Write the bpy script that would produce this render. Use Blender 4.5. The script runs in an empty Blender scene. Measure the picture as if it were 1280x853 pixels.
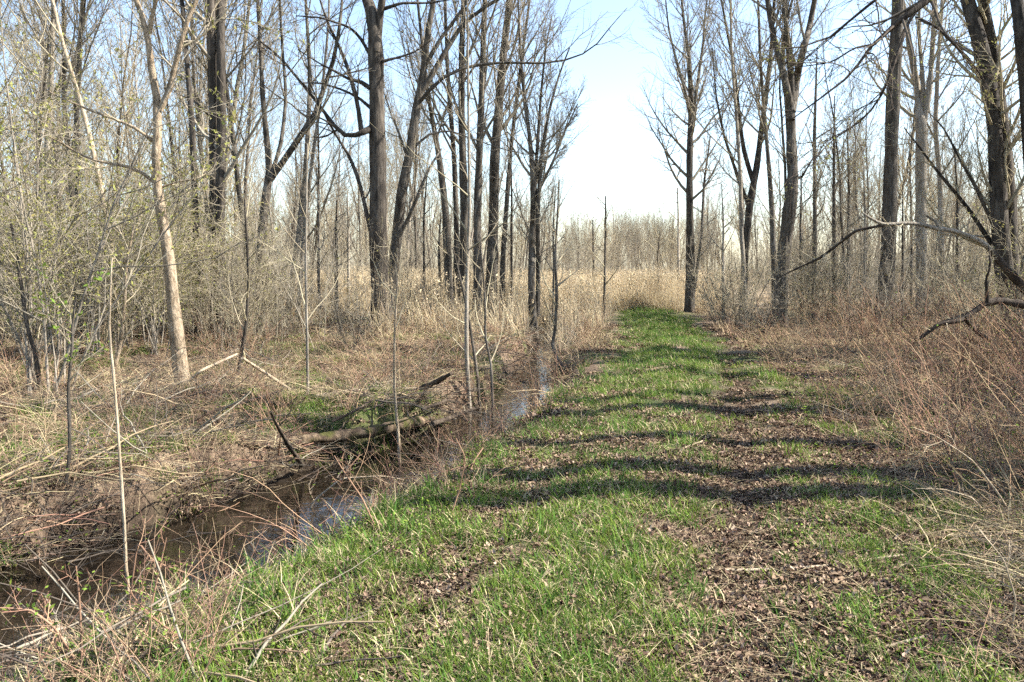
import bpy, math, random
import numpy as np

# ------------------------------------------------------------------ camera, sky, sun, exposure
scene = bpy.context.scene
RAD = math.radians
FPX = 1067.0                       # focal length in photograph pixels (1280 wide)
PITCH = math.atan((426.5 - 336.0) / FPX)
CAM = np.array([0.0, 0.0, 1.6])
SUN_AZ, SUN_EL = 88.0, 43.0        # clockwise from the view direction, above the horizon

cam_data = bpy.data.cameras.new("camera")
cam_data.sensor_width = 36.0
cam_data.lens = 36.0 * FPX / 1280.0
cam_data.clip_start = 0.05
cam_data.clip_end = 3000.0
cam = bpy.data.objects.new("camera", cam_data)
cam.location = CAM
cam.rotation_euler = (math.pi / 2 - PITCH, 0, 0)
scene.collection.objects.link(cam)
scene.camera = cam

world = bpy.data.worlds.new("World")
scene.world = world
world.use_nodes = True
wn = world.node_tree.nodes
wl = world.node_tree.links
for n in list(wn): wn.remove(n)
sky = wn.new("ShaderNodeTexSky")
sky.sky_type = 'NISHITA'
sky.sun_disc = False
sky.sun_elevation = RAD(SUN_EL)
sky.sun_rotation = RAD(SUN_AZ)
sky.air_density = 1.0
sky.dust_density = 1.0
sky.ozone_density = 1.0
bg = wn.new("ShaderNodeBackground")
bg.inputs["Strength"].default_value = 0.115
wo = wn.new("ShaderNodeOutputWorld")
wl.new(sky.outputs[0], bg.inputs[0])
wl.new(bg.outputs[0], wo.inputs[0])

sun_data = bpy.data.lights.new("sun", 'SUN')
sun_data.energy = 5.0
sun_data.angle = RAD(0.55)
sun_data.color = (1.0, 0.955, 0.88)
sun = bpy.data.objects.new("sun", sun_data)
scene.collection.objects.link(sun)
sun.rotation_euler = (math.pi / 2 - RAD(SUN_EL), 0, math.pi - RAD(SUN_AZ))
sun.location = (30, -4, 30)

scene.view_settings.view_transform = 'Standard'
scene.view_settings.look = 'None'
scene.view_settings.exposure = 1.72
scene.view_settings.gamma = 1.0
scene.render.engine = 'CYCLES'
cy = scene.cycles
cy.max_bounces = 4
cy.diffuse_bounces = 2
cy.glossy_bounces = 2
cy.transmission_bounces = 3
cy.transparent_max_bounces = 4
cy.caustics_reflective = False
cy.caustics_refractive = False
cy.use_denoising = False
cy.use_adaptive_sampling = True
cy.adaptive_threshold = 0.03
world.cycles.sampling_method = 'NONE'   # the sky is smooth: let bounced rays find it, aim shadow rays at the sun
scene.render.film_transparent = False

rng = np.random.default_rng(7)
C = scene.collection

# ------------------------------------------------------------------ small maths
def norm(v):
    return v / np.maximum(np.linalg.norm(v, axis=-1, keepdims=True), 1e-9)

def sstep(a, b, x):
    t = np.clip((x - a) / (b - a), 0, 1)
    return t * t * (3 - 2 * t)

def _hash(ix, iy, seed):
    h = (ix.astype(np.int64) * 374761393 + iy.astype(np.int64) * 668265263 + seed * 1442695041) & 0xFFFFFFFF
    h = ((h ^ (h >> 13)) * 1274126177) & 0xFFFFFFFF
    h = h ^ (h >> 16)
    return (h & 0xFFFF) / 65535.0

def vnoise(x, y, seed=0):
    x = np.asarray(x, float); y = np.asarray(y, float)
    ix = np.floor(x); iy = np.floor(y)
    fx = x - ix; fy = y - iy
    fx = fx * fx * (3 - 2 * fx); fy = fy * fy * (3 - 2 * fy)
    a = _hash(ix, iy, seed); b = _hash(ix + 1, iy, seed)
    c = _hash(ix, iy + 1, seed); d = _hash(ix + 1, iy + 1, seed)
    return (a * (1 - fx) + b * fx) * (1 - fy) + (c * (1 - fx) + d * fx) * fy

def fbm(x, y, seed=0, octv=4):
    s = 0; a = 0.5
    for o in range(octv):
        s = s + a * vnoise(x * 2 ** o, y * 2 ** o, seed + o * 17); a *= 0.5
    return s / (1 - 0.5 ** octv)

def ray(px, py):
    """direction through a photograph pixel, scaled so that its forward (y) component is 1"""
    dx = (px - 640.0) / FPX; dz = -(py - 426.5) / FPX
    c, s = math.cos(PITCH), math.sin(PITCH)
    y = c + dz * s; z = -s + dz * c
    return np.array([dx / y, 1.0, z / y])

def at(px, py, depth):
    return CAM + ray(px, py) * depth

# ------------------------------------------------------------------ terrain
WATER_Z = -0.50
_sp = []
for px, py in ((-420, 960), (-150, 835), (0, 772), (130, 738), (250, 692), (335, 655), (425, 606), (525, 572), (600, 532), (646, 497), (668, 455)):
    r = ray(px, py); t = (WATER_Z - CAM[2]) / r[2]; _sp.append((r[0] * t, t))
_sp += [(1.0, 24.0), (0.9, 30.0), (-1.0, 40.0), (-2.0, 60.0)]
STREAM = np.array(_sp)
_pc = np.array([(0.0, -0.35), (2.0, -0.05), (3.3, 0.15), (6.5, 0.98), (9.3, 1.68), (14, 2.75), (20, 3.65), (26, 4.4), (32, 5.05), (40, 6.2), (60, 16.0)])

def path_x(y):
    return np.interp(y, _pc[:, 0], _pc[:, 1])

def path_off(x, y):
    return x - path_x(y)

def stream_sd(x, y):
    """distance to the stream's middle line, positive on the path side; and its half-width there"""
    x = np.asarray(x, float); y = np.asarray(y, float)
    best = np.full(x.shape, 1e9); side = np.ones(x.shape); par = np.zeros(x.shape)
    for i in range(len(STREAM) - 1):
        a = STREAM[i]; b = STREAM[i + 1]; ab = b - a
        t = np.clip(((x - a[0]) * ab[0] + (y - a[1]) * ab[1]) / (ab @ ab), 0, 1)
        dx = x - (a[0] + t * ab[0]); dy = y - (a[1] + t * ab[1])
        d = np.hypot(dx, dy)
        m = d < best
        best = np.where(m, d, best)
        side = np.where(m, np.where(ab[0] * dy - ab[1] * dx < 0, 1.0, -1.0), side)
        par = np.where(m, a[1] + t * ab[1], par)
    hw = np.interp(par, [3, 6, 8.5, 10.5, 12, 14, 16, 22, 30], [0.76, 0.74, 0.60, 0.34, 0.32, 0.46, 0.2, 0.16, 0.1])
    return best * side, hw

def height(x, y):
    x = np.asarray(x, float); y = np.asarray(y, float)
    off = path_off(x, y)
    sd, hw = stream_sd(x, y)
    h = 0.10 * (fbm(x * 0.55, y * 0.55, 3) - 0.5) + 0.05 * (fbm(x * 2.2, y * 2.2, 9) - 0.5)
    onpath = np.exp(-(off / 1.5) ** 4)
    h = h * (1 - 0.55 * onpath)
    h = h + 0.05 * np.exp(-(off / 0.5) ** 2) - 0.06 * np.exp(-((off - 0.85) / 0.28) ** 2) - 0.04 * np.exp(-((off + 0.85) / 0.28) ** 2)
    h = h - 0.10 * sstep(-1.1, -2.4, off)
    h = h - 0.05 * sstep(1.2, 2.2, off) + 0.10 * sstep(2.4, 6.0, off)
    left = sstep(0.0, -0.9, sd)
    h = h + left * (0.44 * (fbm(x * 0.9 + 4, y * 0.9, 21) - 0.5) + 0.06)
    wob = 0.75 * (fbm(x * 0.9, y * 0.9, 40) - 0.5) + 0.30 * (fbm(x * 3.5, y * 3.5, 41) - 0.5)
    s = np.abs(sd) - hw + wob
    lb = sstep(0.0, 0.34, s); rb = sstep(-0.05, 1.05, s)
    bank = np.where(sd < 0, lb, rb)
    near = sstep(62, 30, y)
    h = h * (1 - near * (1 - bank)) + (-0.68) * near * (1 - bank)
    far = sstep(60, 160, np.hypot(x, y))
    return h * (1 - far)

def ground_hit(px, py):
    r = ray(px, py)
    t = np.arange(1.2, 90, 0.04)
    p = CAM[None] + r[None] * t[:, None]
    below = np.nonzero(p[:, 2] < height(p[:, 0], p[:, 1]))[0]
    return p[below[0]] if len(below) else CAM + r * 60

def on_ground(x, y, up=0.0):
    return np.array([x, y, float(height(x, y)) + up])

# ------------------------------------------------------------------ materials
def new_mat(name):
    m = bpy.data.materials.new(name); m.use_nodes = True
    nt = m.node_tree; nt.nodes.clear()
    out = nt.nodes.new("ShaderNodeOutputMaterial")
    return m, nt, out

def ramp(nt, stops):
    r = nt.nodes.new("ShaderNodeValToRGB"); e = r.color_ramp.elements
    while len(e) < len(stops): e.new(0.5)
    for k, (p, c) in enumerate(stops):
        e[k].position = p; e[k].color = (*c, 1)
    return r

def bark_mat(name, dark, mid, light, zs=1.0, sc=14.0, moss=None, bump=0.6, val=(0.42, 0.70)):
    m, nt, out = new_mat(name); L = nt.links
    tc = nt.nodes.new("ShaderNodeTexCoord"); mp = nt.nodes.new("ShaderNodeMapping")
    mp.inputs["Scale"].default_value = (1, 1, 0.16 * zs)
    L.new(tc.outputs["Object"], mp.inputs[0])
    n1 = nt.nodes.new("ShaderNodeTexNoise"); n1.inputs["Scale"].default_value = sc; n1.inputs["Detail"].default_value = 6; n1.inputs["Roughness"].default_value = 0.65
    L.new(mp.outputs[0], n1.inputs["Vector"])
    n2 = nt.nodes.new("ShaderNodeTexNoise"); n2.inputs["Scale"].default_value = 2.3; n2.inputs["Detail"].default_value = 3
    L.new(tc.outputs["Object"], n2.inputs["Vector"])
    r1 = ramp(nt, [(0.30, dark), (0.48, mid), (0.72, light)])
    L.new(n1.outputs["Fac"], r1.inputs[0])
    mix = nt.nodes.new("ShaderNodeMix"); mix.data_type = 'RGBA'; mix.blend_type = 'MULTIPLY'
    mix.inputs[0].default_value = 0.55
    r2 = ramp(nt, [(0.3, (0.55, 0.53, 0.5)), (0.7, (1.25, 1.22, 1.18))])
    L.new(n2.outputs["Fac"], r2.inputs[0])
    L.new(r1.outputs[0], mix.inputs[6]); L.new(r2.outputs[0], mix.inputs[7])
    col = mix.outputs[2]
    if moss:
        n3 = nt.nodes.new("ShaderNodeTexNoise"); n3.inputs["Scale"].default_value = 5; n3.inputs["Detail"].default_value = 5
        L.new(tc.outputs["Object"], n3.inputs["Vector"])
        r3 = ramp(nt, [(0.50, (0, 0, 0)), (0.62, (1, 1, 1))]); L.new(n3.outputs["Fac"], r3.inputs[0])
        mm = nt.nodes.new("ShaderNodeMix"); mm.data_type = 'RGBA'
        L.new(r3.outputs[0], mm.inputs[0]); L.new(col, mm.inputs[6]); mm.inputs[7].default_value = (*moss, 1)
        col = mm.outputs[2]
    oi = nt.nodes.new("ShaderNodeObjectInfo")
    hv = nt.nodes.new("ShaderNodeHueSaturation")
    mr = nt.nodes.new("ShaderNodeMapRange"); mr.inputs[3].default_value = val[0]; mr.inputs[4].default_value = val[1]
    L.new(oi.outputs["Random"], mr.inputs[0]); L.new(mr.outputs[0], hv.inputs["Value"])
    L.new(col, hv.inputs["Color"])
    b = nt.nodes.new("ShaderNodeBsdfPrincipled")
    b.inputs["Roughness"].default_value = 0.9; b.inputs["Specular IOR Level"].default_value = 0.2
    L.new(hv.outputs[0], b.inputs["Base Color"])
    bp = nt.nodes.new("ShaderNodeBump"); bp.inputs["Strength"].default_value = min(1.0, bump * 1.5); bp.inputs["Distance"].default_value = 0.05
    L.new(n1.outputs["Fac"], bp.inputs["Height"]); L.new(bp.outputs[0], b.inputs["Normal"])
    L.new(b.outputs[0], out.inputs[0])
    return m

def leaf_mat(name, col, var=0.3, trans=0.3, hue=0.02, rough=0.7):
    """thin growing or dead matter: varies from one plant to the next, lets some light through"""
    m, nt, out = new_mat(name); L = nt.links
    oi = nt.nodes.new("ShaderNodeObjectInfo")
    geo = nt.nodes.new("ShaderNodeNewGeometry")
    add2 = nt.nodes.new("ShaderNodeMath"); add2.operation = 'ADD'
    L.new(geo.outputs["Random Per Island"], add2.inputs[0]); L.new(oi.outputs["Random"], add2.inputs[1])
    mr = nt.nodes.new("ShaderNodeMapRange"); mr.inputs[1].default_value = 0.2; mr.inputs[2].default_value = 1.8
    mr.inputs[3].default_value = 0.86 * (1 - var); mr.inputs[4].default_value = 0.86 * (1 + var)
    L.new(add2.outputs[0], mr.inputs[0])
    mh = nt.nodes.new("ShaderNodeMapRange"); mh.inputs[3].default_value = 0.5 - hue; mh.inputs[4].default_value = 0.5 + hue
    L.new(geo.outputs["Random Per Island"], mh.inputs[0])
    hv = nt.nodes.new("ShaderNodeHueSaturation"); hv.inputs["Color"].default_value = (*col, 1)
    L.new(mr.outputs[0], hv.inputs["Value"]); L.new(mh.outputs[0], hv.inputs["Hue"])
    d = nt.nodes.new("ShaderNodeBsdfDiffuse")
    L.new(hv.outputs[0], d.inputs["Color"])
    if trans > 0:
        t = nt.nodes.new("ShaderNodeBsdfTranslucent"); L.new(hv.outputs[0], t.inputs[0])
        mx = nt.nodes.new("ShaderNodeMixShader"); mx.inputs[0].default_value = trans
        L.new(d.outputs[0], mx.inputs[1]); L.new(t.outputs[0], mx.inputs[2]); L.new(mx.outputs[0], out.inputs[0])
    else:
        L.new(d.outputs[0], out.inputs[0])
    return m

M = {}
M['bark_grey'] = bark_mat('bark_grey', (0.045, 0.037, 0.03), (0.17, 0.145, 0.115), (0.36, 0.325, 0.27), bump=0.9)
M['bark_dark'] = bark_mat('bark_dark', (0.028, 0.023, 0.019), (0.11, 0.092, 0.074), (0.25, 0.215, 0.175), bump=0.9)
M['bark_tan'] = bark_mat('bark_tan', (0.12, 0.088, 0.058), (0.34, 0.265, 0.18), (0.52, 0.425, 0.31), zs=2.5, sc=18, val=(0.78, 1.0))
M['bark_pale'] = bark_mat('bark_pale', (0.20, 0.17, 0.13), (0.38, 0.33, 0.26), (0.55, 0.49, 0.40), sc=20, val=(0.5, 0.8))
M['bark_moss'] = bark_mat('bark_moss', (0.02, 0.014, 0.01), (0.13, 0.09, 0.058), (0.44, 0.33, 0.21), sc=11, moss=(0.10, 0.10, 0.025), bump=1.0)
M['dead_dark'] = bark_mat('dead_dark', (0.03, 0.022, 0.016), (0.085, 0.063, 0.046), (0.19, 0.15, 0.11), sc=10, bump=1.0)  # dark dead wood; also stands in for shade on the arched branch's right end
M['dead_pale'] = bark_mat('dead_pale', (0.25, 0.19, 0.12), (0.45, 0.36, 0.25), (0.6, 0.5, 0.37), sc=16, val=(0.8, 1.0))
M['twig'] = leaf_mat('twig_grey', (0.27, 0.235, 0.18), 0.35, 0.0, 0.01)
M['twig_dark'] = leaf_mat('twig_dark', (0.12, 0.098, 0.078), 0.3, 0.0, 0.01)
M['twig_tan'] = leaf_mat('twig_tan', (0.37, 0.315, 0.215), 0.35, 0.0, 0.012)
M['twig_red'] = leaf_mat('twig_red', (0.34, 0.21, 0.138), 0.5, 0.0, 0.015)
M['cane'] = leaf_mat('cane', (0.30, 0.18, 0.12), 0.4, 0.0, 0.015)
M['bud'] = leaf_mat('bud_olive', (0.31, 0.295, 0.095), 0.4, 0.35, 0.03)
M['leaf_fresh'] = leaf_mat('leaf_fresh', (0.19, 0.27, 0.05), 0.35, 0.35, 0.02)
M['grass'] = leaf_mat('grass_green', (0.165, 0.225, 0.042), 0.55, 0.35, 0.02)
M['grass_lush'] = leaf_mat('grass_lush', (0.11, 0.19, 0.042), 0.5, 0.35, 0.02)
M['straw'] = leaf_mat('straw', (0.44, 0.345, 0.215), 0.6, 0.2, 0.02)
M['straw_pink'] = leaf_mat('straw_pink', (0.39, 0.28, 0.18), 0.55, 0.15, 0.02)
M['reed'] = leaf_mat('reed', (0.66, 0.545, 0.365), 0.3, 0.3, 0.015)
M['dead_leaf'] = leaf_mat('dead_leaf', (0.20, 0.135, 0.095), 0.6, 0.1, 0.02, 0.55)
M['dead_leaf_dark'] = leaf_mat('dead_leaf_dark', (0.095, 0.062, 0.044), 0.6, 0.0, 0.02)
M['dead_leaf_pale'] = leaf_mat('dead_leaf_pale', (0.40, 0.29, 0.21), 0.45, 0.1, 0.02, 0.5)

def ground_mat():
    m, nt, out = new_mat('ground'); L = nt.links
    geo = nt.nodes.new("ShaderNodeNewGeometry")
    def nz(s, d=5, r=0.6):
        n = nt.nodes.new("ShaderNodeTexNoise"); n.inputs["Scale"].default_value = s; n.inputs["Detail"].default_value = d; n.inputs["Roughness"].default_value = r
        L.new(geo.outputs["Position"], n.inputs["Vector"]); return n
    a = nz(9, 6, 0.7); b = nz(45, 4, 0.7); c = nz(1.1, 4)
    soil = ramp(nt, [(0.3, (0.045, 0.032, 0.022)), (0.5, (0.115, 0.08, 0.053)), (0.7, (0.24, 0.17, 0.115))])
    L.new(b.outputs["Fac"], soil.inputs[0])
    litter = ramp(nt, [(0.32, (0.07, 0.048, 0.034)), (0.5, (0.20, 0.14, 0.095)), (0.68, (0.38, 0.28, 0.19))])
    L.new(a.outputs["Fac"], litter.inputs[0])
    m1 = nt.nodes.new("ShaderNodeMix"); m1.data_type = 'RGBA'
    rc = ramp(nt, [(0.4, (0, 0, 0)), (0.6, (1, 1, 1))]); L.new(c.outputs["Fac"], rc.inputs[0])
    L.new(rc.outputs[0], m1.inputs[0]); L.new(soil.outputs[0], m1.inputs[6]); L.new(litter.outputs[0], m1.inputs[7])
    at_ = nt.nodes.new("ShaderNodeAttribute"); at_.attribute_name = "cover"
    sep = nt.nodes.new("ShaderNodeSeparateColor"); L.new(at_.outputs["Color"], sep.inputs[0])
    green = ramp(nt, [(0.3, (0.03, 0.04, 0.012)), (0.55, (0.07, 0.095, 0.025)), (0.75, (0.13, 0.14, 0.05))])
    L.new(a.outputs["Fac"], green.inputs[0])
    m2 = nt.nodes.new("ShaderNodeMix"); m2.data_type = 'RGBA'
    L.new(sep.outputs[0], m2.inputs[0]); L.new(m1.outputs[2], m2.inputs[6]); L.new(green.outputs[0], m2.inputs[7])
    mud = ramp(nt, [(0.35, (0.018, 0.013, 0.009)), (0.65, (0.06, 0.043, 0.029))]); L.new(b.outputs["Fac"], mud.inputs[0])
    m3 = nt.nodes.new("ShaderNodeMix"); m3.data_type = 'RGBA'
    L.new(sep.outputs[1], m3.inputs[0]); L.new(m2.outputs[2], m3.inputs[6]); L.new(mud.outputs[0], m3.inputs[7])
    tan = ramp(nt, [(0.3, (0.16, 0.12, 0.07)), (0.7, (0.42, 0.32, 0.2))]); L.new(a.outputs["Fac"], tan.inputs[0])
    m4 = nt.nodes.new("ShaderNodeMix"); m4.data_type = 'RGBA'
    L.new(sep.outputs[2], m4.inputs[0]); L.new(m3.outputs[2], m4.inputs[6]); L.new(tan.outputs[0], m4.inputs[7])
    p = nt.nodes.new("ShaderNodeBsdfPrincipled"); p.inputs["Roughness"].default_value = 0.95; p.inputs["Specular IOR Level"].default_value = 0.15
    L.new(m4.outputs[2], p.inputs["Base Color"])
    bp = nt.nodes.new("ShaderNodeBump"); bp.inputs["Strength"].default_value = 0.8; bp.inputs["Distance"].default_value = 0.03
    ad = nt.nodes.new("ShaderNodeMath"); ad.operation = 'ADD'; L.new(a.outputs["Fac"], ad.inputs[0]); L.new(b.outputs["Fac"], ad.inputs[1])
    L.new(ad.outputs[0], bp.inputs["Height"]); L.new(bp.outputs[0], p.inputs["Normal"])
    L.new(p.outputs[0], out.inputs[0])
    return m
M['ground'] = ground_mat()

def water_mat():
    m, nt, out = new_mat('stream_water'); L = nt.links
    p = nt.nodes.new("ShaderNodeBsdfPrincipled")
    p.inputs["Roughness"].default_value = 0.03; p.inputs["IOR"].default_value = 1.33; p.inputs["Specular IOR Level"].default_value = 0.9
    geo = nt.nodes.new("ShaderNodeNewGeometry")
    n = nt.nodes.new("ShaderNodeTexNoise"); n.inputs["Scale"].default_value = 6; n.inputs["Detail"].default_value = 3
    L.new(geo.outputs["Position"], n.inputs["Vector"])
    r = ramp(nt, [(0.35, (0.006, 0.0045, 0.003)), (0.65, (0.016, 0.012, 0.008))]); L.new(n.outputs["Fac"], r.inputs[0])
    L.new(r.outputs[0], p.inputs["Base Color"])
    bp = nt.nodes.new("ShaderNodeBump"); bp.inputs["Strength"].default_value = 0.12; bp.inputs["Distance"].default_value = 0.05
    L.new(n.outputs["Fac"], bp.inputs["Height"]); L.new(bp.outputs[0], p.inputs["Normal"])
    L.new(p.outputs[0], out.inputs[0])
    return m
M['water'] = water_mat()

# ------------------------------------------------------------------ mesh building
class MB:
    def __init__(self):
        self.v = []; self.q = []; self.t = []; self.qm = []; self.tm = []; self.n = 0
    def tubes(self, P, R, k=5, mat=0):
        P = np.asarray(P, float); R = np.asarray(R, float)
        if P.ndim == 2: P = P[None]; R = R[None]
        B, N, _ = P.shape
        if B == 0: return self
        T = norm(np.gradient(P, axis=1))
        mean = norm(P[:, -1] - P[:, 0])
        ax = np.argmin(np.abs(mean), axis=1)
        ref = np.eye(3)[ax][:, None, :]
        nrm = norm(ref - (ref * T).sum(-1, keepdims=True) * T)
        bi = np.cross(T, nrm)
        a = np.arange(k) * 2 * math.pi / k
        V = P[:, :, None] + R[:, :, None, None] * (np.cos(a)[None, None, :, None] * nrm[:, :, None] + np.sin(a)[None, None, :, None] * bi[:, :, None])
        ids = (np.arange(B * N * k).reshape(B, N, k) + self.n)
        nx = np.roll(ids, -1, axis=2)
        Q = np.stack([ids[:, :-1], nx[:, :-1], nx[:, 1:], ids[:, 1:]], -1).reshape(-1, 4)
        self.v.append(V.reshape(-1, 3)); self.q.append(Q); self.qm.append(np.full(len(Q), mat)); self.n += B * N * k
        return self
    def strips(self, Cn, W, mat=0):
        """flat ribbons: centre lines (B,N,3), half-width vectors (B,N,3)"""
        B, N, _ = Cn.shape
        V = np.stack([Cn - W, Cn + W], 2)
        ids = np.arange(B * N * 2).reshape(B, N, 2) + self.n
        Q = np.stack([ids[:, :-1, 0], ids[:, :-1, 1], ids[:, 1:, 1], ids[:, 1:, 0]], -1).reshape(-1, 4)
        self.v.append(V.reshape(-1, 3)); self.q.append(Q)
        self.qm.append(np.full(len(Q), mat) if np.isscalar(mat) else np.repeat(mat, N - 1)); self.n += B * N * 2
        return self
    def quads(self, Q, mat=0):
        B = len(Q)
        self.v.append(Q.reshape(-1, 3)); self.q.append(np.arange(B * 4).reshape(B, 4) + self.n)
        self.qm.append(np.full(B, mat)); self.n += B * 4
        return self
    def grid(self, V, mat=0):
        a, b, _ = V.shape
        ids = np.arange(a * b).reshape(a, b) + self.n
        Q = np.stack([ids[:-1, :-1], ids[:-1, 1:], ids[1:, 1:], ids[1:, :-1]], -1).reshape(-1, 4)
        self.v.append(V.reshape(-1, 3)); self.q.append(Q); self.qm.append(np.full(len(Q), mat)); self.n += a * b
        return self
    def cap(self, ring_center, ring, mat=0):
        k = len(ring)
        V = np.vstack([ring, ring_center[None]])
        ids = np.arange(k) + self.n
        T = np.stack([ids, np.roll(ids, -1), np.full(k, self.n + k)], -1)
        self.v.append(V); self.t.append(T); self.tm.append(np.full(k, mat)); self.n += k + 1
        return self
    def mesh(self, name, mats, smooth=True):
        me = bpy.data.meshes.new(name)
        V = np.concatenate(self.v) if self.v else np.zeros((0, 3))
        Q = np.concatenate(self.q) if self.q else np.zeros((0, 4), int)
        T = np.concatenate(self.t) if self.t else np.zeros((0, 3), int)
        loops = np.concatenate([Q.ravel(), T.ravel()]).astype(np.int32)
        start = np.concatenate([np.arange(len(Q)) * 4, len(Q) * 4 + np.arange(len(T)) * 3]).astype(np.int32)
        me.vertices.add(len(V)); me.vertices.foreach_set('co', V.astype(np.float32).ravel())
        me.loops.add(len(loops)); me.loops.foreach_set('vertex_index', loops)
        me.polygons.add(len(start)); me.polygons.foreach_set('loop_start', start)
        mi = np.concatenate(self.qm + self.tm).astype(np.int32) if len(start) else np.zeros(0, np.int32)
        me.polygons.foreach_set('material_index', mi)
        me.polygons.foreach_set('use_smooth', np.full(len(start), smooth))
        for m in mats: me.materials.append(m)
        me.update(calc_edges=True)
        return me

def link(name, data, parent=None, kind=None, loc=None):
    o = bpy.data.objects.new(name, data); C.objects.link(o)
    if parent is not None: o.parent = parent
    if kind: o['kind'] = kind
    if loc is not None: o.location = loc
    return o

def tag(o, label, cat, group=None):
    o['label'] = label; o['category'] = cat
    if group: o['group'] = group
    return o

def thing(name, label, cat, loc, group=None):
    o = link(name, None, loc=loc); o.empty_display_size = 0.2
    return tag(o, label, cat, group)

# ------------------------------------------------------------------ growing wood
def grow(S, D, L, N, wander, up):
    B = len(S)
    P = np.zeros((B, N, 3)); P[:, 0] = S
    d = norm(D); st = (L / (N - 1))[:, None]
    w = np.broadcast_to(np.asarray(wander, float), (B,))[:, None]
    u = np.zeros((B, 3)); u[:, 2] = up
    for i in range(1, N):
        P[:, i] = P[:, i - 1] + d * st
        d = norm(d + w * rng.normal(size=(B, 3)) + u)
    return P

def spawn(P, R, n, t=(0.2, 0.97), ang=(30, 55), lr=0.55, fall=0.75, N=6, wander=0.12, up=0.12, rr=0.62, rtip=0.004, rmin=0.004, lmax=9.0, lmin=0.12):
    B, Np, _ = P.shape
    if B == 0: return np.zeros((0, N, 3)), np.zeros((0, N))
    ids = np.repeat(np.arange(B), n)
    k = np.tile(np.arange(n), B)
    tt = t[0] + (t[1] - t[0]) * (k + rng.random(len(ids))) / n
    f = tt * (Np - 1); i = np.minimum(f.astype(int), Np - 2); fr = (f - i)[:, None]
    S = P[ids, i] * (1 - fr) + P[ids, i + 1] * fr
    T = norm(P[ids, i + 1] - P[ids, i])
    r = R[ids, i] * (1 - fr[:, 0]) + R[ids, i + 1] * fr[:, 0]
    v = rng.normal(size=T.shape); v = norm(v - (v * T).sum(-1, keepdims=True) * T)
    a = np.radians(rng.uniform(ang[0], ang[1], len(ids)))[:, None]
    D = np.cos(a) * T + np.sin(a) * v
    plen = np.linalg.norm(np.diff(P, axis=1), axis=2).sum(1)[ids]
    L = np.clip(plen * lr * (1 - fall * tt) * rng.uniform(0.65, 1.25, len(ids)), lmin, lmax)
    C_ = grow(S, D, L, N, wander, up)
    r0 = np.maximum(np.minimum(r * rr, L * 0.022 + 0.003), rmin)
    Rr = r0[:, None] + (rtip - r0)[:, None] * np.linspace(0, 1, N)[None] ** 0.8
    return C_, np.maximum(Rr, rtip)

def bud_quads(P, n, size, jit=0.007):
    B, N, _ = P.shape
    b = rng.integers(0, B, n); f = rng.uniform(0.25, 0.999, n) * (N - 1); i = f.astype(int); fr = (f - i)[:, None]
    c = P[b, i] * (1 - fr) + P[b, np.minimum(i + 1, N - 1)] * fr + rng.normal(0, jit, (n, 3))
    s = (size * rng.uniform(0.5, 1.4, n))[:, None]
    u = norm(rng.normal(size=(n, 3))); w = rng.normal(size=(n, 3)); w = norm(w - (w * u).sum(-1, keepdims=True) * u)
    return np.stack([c - u * s, c + w * s * 0.45, c + u * s, c - w * s * 0.45], 1)

def resample(pts, n):
    pts = np.asarray(pts, float)
    d = np.concatenate([[0], np.cumsum(np.linalg.norm(np.diff(pts[:, :3], axis=0), axis=1))])
    # Catmull-Rom-like smoothing through cubic interpolation of a finely sampled polyline
    s = np.linspace(0, d[-1], n * 6)
    q = np.stack([np.interp(s, d, pts[:, k]) for k in range(pts.shape[1])], 1)
    ker = np.ones(7) / 7
    for _ in range(2):
        pad = np.vstack([np.repeat(q[:1], 3, 0) * 2 - q[3:0:-1], q, np.repeat(q[-1:], 3, 0) * 2 - q[-2:-5:-1]])
        q = np.stack([np.convolve(pad[:, k], ker, 'valid') for k in range(pts.shape[1])], 1)
    return q[np.linspace(0, len(q) - 1, n).astype(int)]

# ------------------------------------------------------------------ setting: ground, water
def axis(lo, hi, f0, f1, fine, growth=1.10):
    a = list(np.arange(f0, f1, fine)); s = fine
    while a[-1] < hi: s *= growth; a.append(a[-1] + s)
    s = fine
    while a[0] > lo: s *= growth; a.insert(0, a[0] - s)
    return np.array(a)

gx = axis(-900, 900, -6.5, 7.0, 0.065)
gy = axis(-60, 1500, 2.0, 13.0, 0.06, 1.05)
GX, GY = np.meshgrid(gx, gy)
GZ = height(GX, GY)
gm = MB().grid(np.stack([GX, GY, GZ], -1)).mesh('ground', [M['ground']])
off = path_off(GX, GY); sd, hw = stream_sd(GX, GY)
gpatch = fbm(GX * 0.9, GY * 0.9, 71)
grn = np.exp(-(off / 1.15) ** 4) * sstep(0.40, 0.65, gpatch + 0.02 * GY - 0.1) * (GY < 36)
grn = np.maximum(grn, 0.85 * sstep(0.46, 0.58, gpatch) * (GY < 60))
rut = np.exp(-((off - 0.85) / 0.35) ** 2) * sstep(16, 8, GY)
grn = grn * (1 - 0.8 * rut)
wear = np.clip(np.exp(-((off - 0.80) / 0.34) ** 2) * sstep(20, 12, GY) * (0.55 + 0.6 * fbm(GX * 1.6, GY * 1.6, 83)) + 0.5 * np.exp(-((off + 0.66) / 0.26) ** 2) * sstep(0.45, 0.6, fbm(GX * 1.3, GY * 1.3, 84)) * (GY < 14), 0, 0.9)
mud = sstep(-0.14 - 0.2 * fbm(GX * 3, GY * 3, 8), -0.44, GZ) * (np.abs(sd) < 3)
tan = sstep(26, 34, GY) * (1 - np.exp(-(off / 1.5) ** 4) * (GY < 34))
mud = np.maximum(mud, wear)
cov = np.stack([grn, mud, tan * 0.8, np.ones_like(grn)], -1).reshape(-1, 4)
ca = gm.color_attributes.new('cover', 'FLOAT_COLOR', 'POINT')
ca.data.foreach_set('color', cov.astype(np.float32).ravel())
link('ground', gm, kind='structure')

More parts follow.
